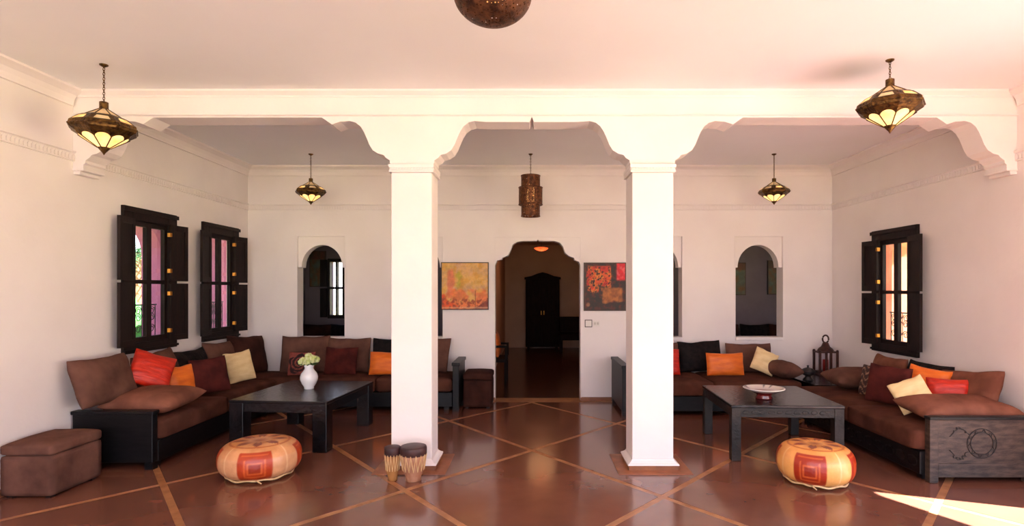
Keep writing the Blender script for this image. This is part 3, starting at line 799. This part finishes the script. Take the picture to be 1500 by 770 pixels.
cushion('pale beige square cushion on the left sofa', (-3.46, 6.80, Z), .32, .38, .12, cream_f, R(48), 14, -8, G)
cushion('dark brown cushion in the left corner, facing the room sideways', (-3.72, 7.50, Z), .64, .52, .17, dark_br, R(75), 14, 4, G)
# --- left back run (face -Y)
cushion('large brown cushion on the back sofa, first from the left corner', (-3.08, 7.66, Z), .66, .52, .17, brown_c, R(6), 14, 0, G)
def rose(co):
    u, v = co.x / .17, co.z / .15
    r = math.hypot(u + .05, v + .1); n1 = noise.noise(Vector((co.x * 30, co.z * 30, 3)))
    c = mixc((156, 76, 62), (136, 62, 52), .5 + n1)
    if r < .85 + .12 * math.sin(5 * math.atan2(v, u)) and (math.sin(r * 22 + 3 * math.atan2(v, u)) > -.35 or r > .75): c = (44, 18, 18)
    return c
cushion('small brick-red cushion with a dark rose print', (-3.02, 7.40, Z), .35, .32, .10, pattern_f, R(4), 16, 0, G, fn=rose, n=44)
cushion('brown cushion on the back sofa directly behind the smooth maroon one', (-2.50, 7.68, Z), .60, .49, .16, brown_c, 0, 14, 0, G)
cushion('smooth maroon-brown square cushion behind the flower vase', (-2.52, 7.44, Z), .44, .38, .13, maroon_f, 0, 15, 0, G)
cushion('black patterned cushion half hidden behind the left column', (-1.88, 7.68, Z), .62, .48, .15, black_f, 0, 14, 0, G)
cushion('orange oblong cushion half hidden behind the left column', (-1.86, 7.43, Z), .58, .32, .13, orange_f, 0, 16, 0, G)
cushion('brown cushion showing just right of the left column', (-1.40, 7.66, Z), .52, .48, .15, brown_c, 0, 12, 6, G)
# --- right back run
cushion('brown cushion at the left end of the right back sofa, by the column', (1.72, 7.66, Z), .58, .42, .16, brown_c, 0, 14, 0, G)
cushion('red cushion beside the right column', (1.72, 7.40, Z), .46, .36, .13, red_f, 0, 14, 0, G)
cushion('black embossed cushion on the right back sofa', (2.30, 7.66, Z), .60, .43, .15, black_f, 0, 14, -3, G)
cushion('brown cushion under the right arched opening', (2.95, 7.66, Z), .64, .41, .16, brown_c, 0, 12, 0, G)
cushion('orange oblong cushion on the right back sofa', (2.52, 7.36, Z), .50, .31, .12, orange_f, 0, 12, 0, G)
cushion('cream cushion tipped on its corner on the right back sofa', (2.95, 7.30, Z), .31, .31, .11, cream_f, 0, 14, 24, G)
cushion('brown bolster lying at the right end of the right back sofa', (3.19, 7.24, Z), .30, .48, .2, brown_c, R(20), 84, 0, G)
# --- right wall run (face -X)
n90 = -PI / 2
cushion('brown bolster lying at the far end of the right wall sofa', (3.68, 6.40, Z), .66, .42, .22, brown_c, 0, 84, 0, G)
cushion('brown cushion directly under the right window', (3.97, 6.40, Z), .56, .39, .17, light_br, n90, 15, 0, G)
cushion('black patterned cushion against the right wall', (3.97, 5.78, Z), .66, .40, .15, black_f, n90, 16, 0, G)
cushion('large brown cushion against the right wall above the carved end panel', (3.93, 5.20, Z), .74, .37, .19, light_br, n90, 22, -7, G)
cushion('light brown oblong cushion lying across the right sofa behind its carved panel', (3.66, 4.88, Z), .86, .46, .19, light_br, 0, 84, 0, G)
def zig(co):
    v = math.sin(co.z * 90 + 3 * math.sin(co.x * 60)) ; return (160, 120, 96) if v > .7 else (58, 34, 30)
cushion('small dark cushion with pale zigzag pattern on the right sofa', (3.58, 5.94, Z), .34, .34, .12, pattern_f, R(-62), 18, 0, G, fn=zig, n=40)
cushion('maroon square cushion on the right sofa', (3.43, 5.50, Z), .38, .39, .15, maroon_f, R(-48), 15, 4, G)
cushion('orange cushion behind the cream one on the right sofa', (3.73, 5.42, Z), .36, .38, .12, orange_f, R(-48), 18, 8, G)
cushion('red-orange satin cushion behind the cream one on the right sofa', (3.78, 5.14, Z + .1), .34, .22, .11, red_f, R(-30), 18, 0, G)
cr = cushion('cream cushion with grey side tipped over the sofa front edge', (3.44, 5.0, Z - .0), .30, .30, .10, cream_f, R(-28), 22, -26, G)

# ------------------------------------------------------------------ ottomans
def ottoman(x0, x1, y0, y1, h, label, m):
    t = tag(empty('ottoman', ((x0 + x1) / 2, (y0 + y1) / 2, 0)), label, 'ottoman')
    a, b = (x1 - x0) / 2, (y1 - y0) / 2
    soft_box('body', -a, a, -b, b, .012, h - .085, m, t, r=.02, puff=0, n=8)
    soft_box('lid', -a - .004, a + .004, -b - .004, b + .004, h - .088, h, m, t, r=.03, puff=.02, n=12)
    for sx_ in (-1, 1):
        for sy_ in (-1, 1): obj('foot', B((sx_ * (a - .05) - .02, sx_ * (a - .05) + .02, sy_ * (b - .05) - .02, sy_ * (b - .05) + .02, 0, .02)), blackwood, t)
ottoman(-3.95, -3.56, 4.2, 4.70, .40, 'brown suede box ottoman at the left edge, in front of the sofa end', brown_c)
ottoman(-.90, -.525, 7.40, 7.86, .455, 'dark brown ottoman between the sofa end and the doorway', dark_br)

# ------------------------------------------------------------------ low tables
def low_table(cx, cy, w_, d, h, leg, apron, rz, label, m, side_m=None, carve=False):
    t = tag(empty('coffee_table', (cx, cy, 0), rz), label, 'table')
    a, b = w_ / 2, d / 2; top = .028
    obj('tabletop', B((-a, a, -b, b, h - top, h)), m, t, bevel=.006)
    for sx_ in (-1, 1):
        for sy_ in (-1, 1):
            x = sorted((sx_ * (a - .004), sx_ * (a - .004 - leg))); y = sorted((sy_ * (b - .004), sy_ * (b - .004 - leg)))
            obj('leg', B((*x, *y, 0, h - top)), side_m or m, t, bevel=.005)
    L = leg
    for sy_ in (-1, 1):
        y = sorted((sy_ * (b - .01), sy_ * (b - .05)))
        obj('apron', B((-a + L, a - L, *y, h - top - apron, h - top)), side_m or m, t, bevel=.003)
        if carve:
            g = bmesh.new(); x = -a + L + .05
            while x < a - L - .03:
                yy = sy_ * (b - .01)
                pts = [(x + .028 * math.cos(k / 13 * 5), yy, h - top - apron / 2 + .026 * math.sin(k / 13 * 5) * (1 - k / 20)) for k in range(14)]
                tube(g, pts, .004, 5); x += .075
            o = obj('apron_carving', g, groove_m, t); o['kind'] = 'stuff'
    for sx_ in (-1, 1):
        x = sorted((sx_ * (a - .01), sx_ * (a - .05)))
        obj('apron', B((*x, -b + L, b - L, h - top - apron, h - top)), side_m or m, t, bevel=.003)
    return t
low_table(-2.38, 6.02, .98, 1.22, .487, .14, .085, R(-5), 'black wooden coffee table with thick legs, holding the flower vase', tablewood)
low_table(2.33, 5.62, 1.0, 1.06, .51, .085, .085, R(-3), 'dark carved coffee table holding the white dish, right of the columns', tablewood, mat('worn_black_wood', (46, 38, 34), (20, 17, 16), .45, 7, bump=.3, bscale=40, spec=.35), carve=True)

# vase and flowers on left table
vx, vy, vz = -2.39, 6.08, .487
bm = bmesh.new()
lathe(bm, [(0, 0), (.048, 0), (.052, .008), (.05, .02), (.075, .06), (.09, .1), (.092, .13), (.082, .165), (.058, .195), (.045, .215), (.046, .235), (.058, .262), (.054, .262), (.042, .235), (.04, .215), (.05, .19), (.0, .18)], 40)
tag(obj('vase', bm, white_c, None, smooth=True, loc=(vx, vy, vz)), 'white porcelain vase with narrow neck on the left table', 'vase')
t = tag(empty('flower_bunch', (vx, vy, vz + .19)), 'bunch of pale green and white flowers in the white vase', 'flowers')
bls = [(0, 0, .14, .045), (-.055, -.02, .11, .038), (.05, -.03, .135, .04), (.075, .01, .125, .036), (-.085, .01, .095, .036), (-.02, .04, .15, .04), (.03, .04, .12, .04), (.0, -.05, .105, .036)]
for (x, y, z, r) in bls:
    bm = bmesh.new(); bmesh.ops.create_icosphere(bm, subdivisions=3, radius=r)
    for v in bm.verts: v.co *= 1 + .28 * noise.noise(v.co * 60 + Vector((x * 90, y * 90, 0)))
    obj('blossom', bm, petal, t, loc=(x, y, z))
    bm = bmesh.new(); tube(bm, [(x * .1, y * .1, .0), (x * .5, y * .5, .06), (x, y, z - r * .6)], .0035, 6); obj('stem', bm, leafm, t)
for i in range(9):
    a = i * .7; rr = .055 + .02 * (i % 3)
    bm = bmesh.new(); vs = []
    d = Vector((math.cos(a), math.sin(a), .1)); sd_ = Vector((-math.sin(a), math.cos(a), 0))
    b0 = Vector((0, 0, .06)) + d * .02
    L_ = [b0, b0 + d * rr * .5 + sd_ * .018 + Vector((0, 0, .015)), b0 + d * rr * 1.1, b0 + d * rr * .5 - sd_ * .018 + Vector((0, 0, .015))]
    va = [bm.verts.new(p) for p in L_]; vb = [bm.verts.new(p - Vector((0, 0, .002))) for p in L_]
    bm.faces.new(va); bm.faces.new(vb[::-1])
    for k in range(4): bm.faces.new([va[k], va[(k + 1) % 4], vb[(k + 1) % 4], vb[k]])
    obj('leaf', bm, leafm, t)

# painted dish on right table
bm = bmesh.new()
lathe(bm, [(0, 0), (.075, 0), (.08, .01), (.065, .03), (.07, .045), (.12, .065), (.18, .095), (.19, .1), (.188, .105), (.17, .102), (.12, .078), (.06, .06), (0, .056)], 64)
o = obj('dish', bm, dish_m, None, smooth=True, loc=(2.22, 5.42, .51))
tag(o, 'wide footed dish, white patterned top and dark red underside, on the right table', 'dish')
def dishc(co):
    r = math.hypot(co.x, co.y); a = math.atan2(co.y, co.x)
    if r > .183: return (235, 230, 225)
    top = (co.z > .055 and (r < .03 or co.z > .045 + r * .33))
    if not top: return (96, 24, 22) if co.z < .07 else (205, 195, 190)
    n1 = noise.noise(Vector((co.x * 60, co.y * 60, 0)))
    return (120, 60, 60) if n1 > .25 else ((70, 70, 80) if n1 < -.4 else (228, 218, 205))
colour_attr(o, dishc)

# ------------------------------------------------------------------ leather poufs
def pouf(x, y, r, h, rz, label, cream, red):
    t = tag(empty('pouf', (x, y, 0), rz), label, 'pouf')
    prof_ = []
    n = 46
    for i in range(n + 1):
        a = -PI / 2 + PI * i / n
        c, s = math.cos(a), math.sin(a)
        prof_.append((r * (abs(c) ** .55), h / 2 + h / 2 * math.copysign(abs(s) ** .8, s) - (.015 * max(0, 1 - abs(c) ** .55 * 1.6) if s > 0 else 0)))
    prof_[0] = (0, 0); prof_[-1] = (0, prof_[-1][1])
    bm = bmesh.new(); lathe(bm, prof_, 160)
    o = obj('leather_cover', bm, leather, t, smooth=True)
    def f(co):
        a = math.atan2(co.y, co.x); rr = math.hypot(co.x, co.y) / r; z = co.z / h
        k = (a + PI / 4) / (PI / 2); sec = k - math.floor(k)      # 0..1 within a quarter
        if rr > .74:
            u = abs(sec - .5) * 2; v = abs(z - .46) * 2.1
            if u < .52 and z < .86:
                d = max(u / .52, v / .82)
                lines = abs((d * 4.2) % 1 - .5) < .12 and d < .95 and d > .3
                c = red if not lines else (214, 100, 48)
                if abs(sec - .5) * 2 < .5 and d < .3: c = mixc(red, (120, 30, 12), .4)
                return c
            if abs(sec - .0) < .012 or sec > .988: return mixc(cream, (255, 225, 180), .5)
            return mixc(cream, (232, 150, 84), .3 * (z > .7))
        # star on the top
        k8 = (a / (PI / 4)); s8_ = abs((k8 % 1) - .5) * 2
        rad = .70 * (1 - .5 * (1 - s8_))
        if rr < .16: return (170, 70, 40)
        if rr < .24: return cream
        if rr < rad * .98 and rr > rad * .55 and s8_ > .45: return (150, 62, 38)
        if rr < rad: return mixc(cream, (214, 120, 50), .5)
        if rr > .66 and rr < .7: return (190, 90, 40)
        return mixc(cream, (236, 160, 70), .35)
    colour_attr(o, f)
    bm = bmesh.new(); m_ = 60
    tube(bm, [(r * .80 * math.cos(2 * PI * i / m_), r * .80 * math.sin(2 * PI * i / m_), .024 + .006 * math.sin(i * .9)) for i in range(m_)], .008, 6, closed=True)
    tube(bm, [(r * .82, 0, .03), (r * .95, .02, .035), (r * 1.0, .05, .02)], .005, 6)
    obj('lacing_cord', bm, cord_m, t)
pouf(-2.28, 4.76, .325, .30, R(-72 + 0), 'round leather pouf in front of the left table', (226, 166, 120), (184, 62, 24))
pouf(2.30, 4.60, .293, .315, R(-124), 'round leather pouf in front of the right table', (244, 178, 100), (168, 46, 18))

# ------------------------------------------------------------------ drums at the left column
t = tag(empty('bongo_drums', (-1.05, 4.62, 0)), 'joined pair of small clay drums at the foot of the left column', 'drums')
def drum(x, r, h, m):
    bm = bmesh.new()
    lathe(bm, [(0, 0), (r * .62, 0), (r * .62, .03), (r * .8, h * .3), (r * .98, h * .6), (r, h * .78), (r * .98, h * .8), (0, h * .8)], 36, x, 0)
    sh = obj('drum_shell', bm, m, t, smooth=True)
    bm = bmesh.new(); lathe(bm, [(r * .99, h * .74), (r * 1.05, h * .76), (r * 1.06, h * .94), (r * 1.02, h * .985), (r * .9, h), (0, h * 1.0)], 36, x, 0); sk = obj('drum_skin', bm, skin_m, t, smooth=True)
    g = bmesh.new(); n = 16
    for i in range(n):
        a = 2 * PI * i / n; b = a + PI / n
        tube(g, [(x + r * 1.06 * math.cos(a), r * 1.06 * math.sin(a), h * .78), (x + r * .86 * math.cos(b), r * .86 * math.sin(b), h * .3)], .003, 4)
        tube(g, [(x + r * 1.06 * math.cos(a + 2 * PI / n), r * 1.06 * math.sin(a + 2 * PI / n), h * .78), (x + r * .86 * math.cos(b), r * .86 * math.sin(b), h * .3)], .003, 4)
    c = obj('lacing', g, cord_m, sh); c['kind'] = 'stuff'
drum(-.085, .062, .275, clay_y); drum(.085, .102, .28, clay)
obj('bridge', B((-.04, .0, -.02, .02, .2, .225)), skin_m, t)

# ------------------------------------------------------------------ iron lantern and pot on corner table
t = tag(empty('lantern', (3.93, 7.58, .415)), 'rust-brown iron candle lantern with ring handle in the right corner', 'lantern')
obj('base', B((-.135, .135, -.1, .1, 0, .02), (-.12, .12, -.085, .085, .02, .05)), rust_lant, t, bevel=.004)
for x in (-.115, -.03, .03, .115):
    for y in ((-.08, .08) if abs(x) > .1 else (-.08,)):
        w2 = .014
        obj('post', B((x - w2, x + w2, y - .01, y + .01, .05, .3)), rust_lant, t)
for x in (-.115, .115):
    for y in (-.08, .08):
        bm = bmesh.new(); bmesh.ops.create_uvsphere(bm, u_segments=10, v_segments=8, radius=.018); obj('knob', bm, rust_lant, t, smooth=True, loc=(x, y, .318))
obj('top_plate', B((-.13, .13, -.09, .09, .295, .312)), rust_lant, t)
bm = bmesh.new(); lathe(bm, [(.1, .31), (.1, .325), (.085, .35), (.055, .375), (.04, .41), (.035, .425), (0, .43)], 24); obj('dome', bm, rust_lant, t, smooth=True)
bm = bmesh.new(); tube(bm, [(.04 * math.cos(2 * PI * i / 24), 0, .475 + .05 * math.sin(2 * PI * i / 24)) for i in range(24)], .011, 8, closed=True); obj('ring_handle', bm, rust_lant, t, smooth=True)
bm = bmesh.new(); lathe(bm, [(0, .05), (.035, .05), (.035, .2), (0, .205)], 20); obj('candle', bm, candle_m, t, smooth=True)
obj('glass_pane', B((-.1, .1, -.066, -.063, .05, .295)), glass, t); obj('glass_pane', B((-.1, .1, .063, .066, .05, .295)), glass, t)
t = tag(empty('brazier', (3.47, 7.12, .415)), 'small black lidded pot on a waisted foot, left of the iron lantern', 'pot')
bm = bmesh.new(); lathe(bm, [(0, 0), (.06, 0), (.062, .01), (.035, .04), (.035, .055), (.075, .075), (.08, .1), (0, .1)], 28); obj('bowl', bm, potblack, t, smooth=True)
bm = bmesh.new(); lathe(bm, [(.0, .1), (.09, .1), (.092, .11), (.07, .135), (.04, .15), (.012, .158), (.01, .17), (.016, .18), (0, .19)], 28); obj('lid', bm, potblack, t, smooth=True)

# ------------------------------------------------------------------ hanging lanterns
def chain(bm, z0, z1, r=.011):
    z = z0; i = 0
    while z < z1:
        a = 0 if i % 2 else PI / 2
        tube(bm, [(r * .62 * math.cos(t_) * math.cos(a), r * .62 * math.cos(t_) * math.sin(a), z + r + r * 1.1 * math.sin(t_)) for t_ in [k * PI / 5 for k in range(10)]], .0028, 5, closed=True)
        z += r * 1.7; i += 1
def faceted(bm, prof_, n=8, off=0):
    lathe(bm, prof_, n, a0=off, a1=off + 2 * PI)
def diamond_lantern(x, y, zbot, sc, rz, label, tilt=0):
    t = tag(empty('hanging_lantern', (x, y, zbot), rz), label, 'ceiling lamp', 'diamond-shaped hanging lanterns')
    s = sc; N = 8
    zs = dict(fin=.058, low=.148, bmid=.2, btop=.285, neck=.352, ntop=.405)
    # finial
    bm = bmesh.new(); faceted(bm, [(0, 0), (.012 * s, .02 * s), (.045 * s, zs['fin'] * s), (.03 * s, (zs['fin'] + .012) * s), (0, (zs['fin'] + .012) * s)], N); obj('finial', bm, brass, t)
    rl, rm, rt, rn = .172, .228, .128, .026
    def V(r_, z_, k): a = 2 * PI * k / N; return (r_ * s * math.cos(a), r_ * s * math.sin(a), z_ * s)
    for k in range(N):
        bm = bmesh.new(); v = [bm.verts.new(V(*p)) for p in ((.042, zs['fin'], k), (rl, zs['low'], k), (rl, zs['low'], k + 1), (.042, zs['fin'], k + 1))]; bm.faces.new(v)
        obj('lower_glass', bm, lampglow, t)
        bm = bmesh.new(); tube(bm, [V(.043, zs['fin'], k), V(rl + .003, zs['low'], k)], .0045 * s, 5); obj('rib', bm, brass, t)
        bm = bmesh.new(); v = [bm.verts.new(V(*p)) for p in ((rt, zs['btop'], k), (rt, zs['btop'], k + 1), (rn, zs['neck'], k + 1), (rn, zs['neck'], k))]; bm.faces.new(v)
        obj('upper_glass', bm, lampdim, t)
        bm = bmesh.new(); tube(bm, [V(rt + .002, zs['btop'], k), V(rn + .002, zs['neck'], k)], .0045 * s, 5); obj('rib', bm, brass, t)
    # band with scalloped lower edge and pierced little windows
    bm = bmesh.new()
    for k in range(N):
        A = Vector(V(rl, zs['low'], k)); Bv = Vector(V(rl, zs['low'], k + 1)); C_ = Vector(V(.042, zs['fin'], k)); D_ = Vector(V(.042, zs['fin'], k + 1))
        m_ = 8; prev = None
        for i in range(m_ + 1):
            u = i / m_; dpt = .06 + .30 * (abs(u - .5) * 2) ** 2.2
            top = A.lerp(Bv, u); bot = top.lerp(C_.lerp(D_, u), dpt)
            out = Vector((top.x, top.y, 0)).normalized() * .004
            cur_ = (bm.verts.new(top + out), bm.verts.new(bot + out))
            if prev: bm.faces.new([prev[0], cur_[0], cur_[1], prev[1]])
            prev = cur_
    faceted(bm, [(rl * s, zs['low'] * s), ((rm - .008) * s, (zs['bmid'] - .02) * s), (rm * s, (zs['bmid']) * s), ((rm - .008) * s, (zs['bmid'] + .028) * s), (.168 * s, (zs['btop'] - .012) * s), ((rt + .01) * s, (zs['btop'] + .004) * s), ((rt - .003) * s, zs['btop'] * s)], N)
    band = obj('band', bm, brass, t)
    for k in range(N):
        a, b = Vector(V(rm - .008, zs['bmid'] + .03, k)), Vector(V(rm - .008, zs['bmid'] + .03, k + 1))
        c, d = Vector(V(.172, zs['btop'] - .018, k)), Vector(V(.172, zs['btop'] - .018, k + 1))
        bm = bmesh.new()
        q = [a.lerp(b, .2).lerp(c.lerp(d, .2), .0), a.lerp(b, .8).lerp(c.lerp(d, .8), .0), a.lerp(b, .75).lerp(c.lerp(d, .75), .88), a.lerp(b, .25).lerp(c.lerp(d, .25), .88)]
        mid_ = sum(q, Vector()) / 4; out = Vector((mid_.x, mid_.y, 0)).normalized() * .003 + Vector((0, 0, .003))
        bm.faces.new([bm.verts.new(p + out) for p in q]); obj('band_window', bm, lampglass if k % 2 else lampdim, band)
    bm = bmesh.new(); tube(bm, [V(rm, zs['bmid'], k) for k in range(N)], .006 * s, 5, closed=True); obj('hoop', bm, brass, t)
    bm = bmesh.new(); lathe(bm, [((rn + .006) * s, zs['neck'] * s), (.03 * s, (zs['neck'] + .005) * s), (.03 * s, zs['ntop'] * s), (.022 * s, (zs['ntop'] + .004) * s), (0, (zs['ntop'] + .004) * s)], 12); obj('neck', bm, brass, t)
    bm = bmesh.new(); chain(bm, zs['ntop'] * s, ZC - zbot - .012); obj('chain', bm, brass, t)
    bm = bmesh.new(); lathe(bm, [(0, ZC - zbot), (.03, ZC - zbot), (.028, ZC - zbot - .008), (.008, ZC - zbot - .02), (0, ZC - zbot - .02)], 16); obj('ceiling_cap', bm, brass, t)
    if tilt: t.rotation_euler = (0, R(tilt), rz)
    return t
diamond_lantern(-3.27, 4.33, 2.575, 1.0, .2, 'large diamond-shaped brass lantern hanging at the front left')
diamond_lantern(2.68, 4.24, 2.715, 1.0, .5, 'large diamond-shaped brass lantern hanging at the front right')
diamond_lantern(-2.80, 7.18, 2.62, .83, .1, 'small diamond-shaped brass lantern hanging by the left back sofa')
diamond_lantern(3.07, 7.18, 2.62, .83, .35, 'small diamond-shaped brass lantern hanging by the right back sofa')
# tiered cylinder lantern in the middle
t = tag(empty('hanging_lantern', (-.015, 7.18, 2.48)), 'tiered cylindrical pierced metal lantern hanging in front of the doorway', 'ceiling lamp')
def tier(name, r, z0, z1):
    bm = bmesh.new(); lathe(bm, [(r - .004, z0), (r, z0), (r, z1), (r - .004, z1)], 40); return obj(name, bm, pierce_a, t)
tier('lower_tier', .118, 0, .17); tier('middle_tier', .15, .145, .36); tier('upper_tier', .12, .34, .51)
for r, z in ((.118, 0), (.15, .145), (.15, .36), (.12, .51)):
    bm = bmesh.new(); tube(bm, [(r * math.cos(2 * PI * i / 40), r * math.sin(2 * PI * i / 40), z) for i in range(40)], .006, 6, closed=True); obj('rim_ring', bm, rust, t)
bm = bmesh.new(); lathe(bm, [(.12, .36), (.149, .36)], 40); lathe(bm, [(.117, .147), (.149, .147)], 40); lathe(bm, [(0, .51), (.119, .51)], 40); obj('collar', bm, rust, t)
bm = bmesh.new(); lathe(bm, [(0, .06), (.045, .07), (.05, .2), (.045, .4), (0, .42)], 16); obj('bulb', bm, mat('dim_bulb', (255, 190, 110), None, .5, emit=.8), t, smooth=True)
bm = bmesh.new(); chain(bm, .51, ZC - 2.48 - .01); obj('chain', bm, brass, t)
bm = bmesh.new(); lathe(bm, [(0, ZC - 2.48), (.03, ZC - 2.48), (.01, ZC - 2.5), (0, ZC - 2.5)], 16); obj('ceiling_cap', bm, brass, t)
# pierced dome lamp cut by the top edge of the photograph
t = tag(empty('dome_lamp', (-.19, 2.75, 2.84)), 'pierced copper dome lamp cut off by the top of the picture', 'ceiling lamp')
bm = bmesh.new(); pr = [(.19 * math.sin(a), .14 - .14 * math.cos(a)) for a in [i * PI / 2 / 14 for i in range(15)]]; pr[0] = (0, 0)
pr += [(.19, .17), (.18, .20), (.12, .24), (.04, .27), (.03, .29)]
lathe(bm, pr, 48); obj('dome', bm, pierce_b, t, smooth=True)
bm = bmesh.new(); bmesh.ops.create_uvsphere(bm, u_segments=16, v_segments=12, radius=.06); obj('bulb', bm, mat('dome_bulb', (255, 190, 110), None, .5, emit=.6), t, smooth=True, loc=(0, 0, .15))
bm = bmesh.new(); tube(bm, [(.191 * math.cos(2 * PI * i / 48), .191 * math.sin(2 * PI * i / 48), .15) for i in range(48)], .006, 6, closed=True); obj('rim_ring', bm, rust, t)
bm = bmesh.new(); chain(bm, .29, ZC - 2.84 - .005); obj('chain', bm, brass, t)
bm = bmesh.new(); lathe(bm, [(0, ZC - 2.84), (.045, ZC - 2.84), (.015, ZC - 2.87), (0, ZC - 2.87)], 16); obj('ceiling_cap', bm, brass, t)

# ------------------------------------------------------------------ things in the hall
t = tag(empty('wardrobe', (.28, 14.95, 0)), 'tall dark wooden wardrobe with arched crown at the end of the hall', 'wardrobe')
obj('body', B((-.44, .44, -.22, .22, .06, 1.82)), wardro, t)
for sx_ in (-1, 1):
    d = obj('door', B(*[(min(sx_ * .01, sx_ * .42), max(sx_ * .01, sx_ * .42), -.25, -.22, .12, 1.76)]), wardro, t, bevel=.006)
    obj('door_panel', B((min(sx_ * .07, sx_ * .36), max(sx_ * .07, sx_ * .36), -.262, -.25, .95, 1.68), (min(sx_ * .07, sx_ * .36), max(sx_ * .07, sx_ * .36), -.262, -.25, .2, .85)), wardro, d, bevel=.006)
    obj('handle', B((sx_ * .035 - .008, sx_ * .035 + .008, -.275, -.25, .9, 1.0)), gold, d)
bm = bmesh.new(); prism(bm, [(-.47, 1.82), (.47, 1.82), (.47, 1.87), (.3, 1.9), (.12, 1.97), (0, 2.0), (-.12, 1.97), (-.3, 1.9), (-.47, 1.87)], 'y', -.27, .22); obj('crown', bm, wardro, t)
for a in (-.4, .34):
    for b in (-.2, .14): obj('foot', B((a, a + .06, b, b + .06, 0, .06)), wardro, t)
t = tag(empty('armchair', (-.55, 9.55, 0)), 'wooden armchair against the left side of the hall', 'chair')
obj('seat', B((-.14, .14, -.3, .3, .36, .42)), wardro, t, bevel=.01)
obj('backrest', B((-.15, -.11, -.3, .3, .42, .98)), wardro, t, bevel=.01)
for a in (-.15, .1):
    for b in (-.3, .26): obj('leg', B((a, a + .04, b, b + .04, 0, .36)), wardro, t)
for b in (-.3, .26):
    obj('armrest', B((-.13, .15, b, b + .04, .6, .635)), wardro, t); obj('arm_post', B((.11, .15, b, b + .04, .42, .6)), wardro, t)
cushion('orange cushion on the armchair in the hall', (-.565, 9.55, .43), .42, .42, .12, orange_f, q90, 6, 0)
t = tag(empty('bench', (1.05, 14.2, 0)), 'dark padded bench at the right end of the hall', 'bench')
obj('seat', B((-.35, .45, -.25, .25, .3, .44)), wardro, t, bevel=.02); obj('backrest', B((-.35, .45, .2, .3, .44, .86)), wardro, t, bevel=.02)
for a in (-.35, .39):
    for b in (-.25, .19): obj('leg', B((a, a + .06, b, b + .06, 0, .3)), wardro, t)
t = tag(empty('hall_lamp', (.2, 12.0, 2.36)), 'glowing red and orange lamp hanging in the hall', 'ceiling lamp')
bm = bmesh.new(); lathe(bm, [(0, 0), (.09, .02), (.14, .05), (.15, .07), (.1, .085), (0, .09)], 16); obj('shade', bm, hotglass, t, smooth=True)
bm = bmesh.new(); chain(bm, .09, HALL_Z - 2.36 - .01); obj('chain', bm, brass, t)
# sofas and cushions glimpsed in the dim rooms
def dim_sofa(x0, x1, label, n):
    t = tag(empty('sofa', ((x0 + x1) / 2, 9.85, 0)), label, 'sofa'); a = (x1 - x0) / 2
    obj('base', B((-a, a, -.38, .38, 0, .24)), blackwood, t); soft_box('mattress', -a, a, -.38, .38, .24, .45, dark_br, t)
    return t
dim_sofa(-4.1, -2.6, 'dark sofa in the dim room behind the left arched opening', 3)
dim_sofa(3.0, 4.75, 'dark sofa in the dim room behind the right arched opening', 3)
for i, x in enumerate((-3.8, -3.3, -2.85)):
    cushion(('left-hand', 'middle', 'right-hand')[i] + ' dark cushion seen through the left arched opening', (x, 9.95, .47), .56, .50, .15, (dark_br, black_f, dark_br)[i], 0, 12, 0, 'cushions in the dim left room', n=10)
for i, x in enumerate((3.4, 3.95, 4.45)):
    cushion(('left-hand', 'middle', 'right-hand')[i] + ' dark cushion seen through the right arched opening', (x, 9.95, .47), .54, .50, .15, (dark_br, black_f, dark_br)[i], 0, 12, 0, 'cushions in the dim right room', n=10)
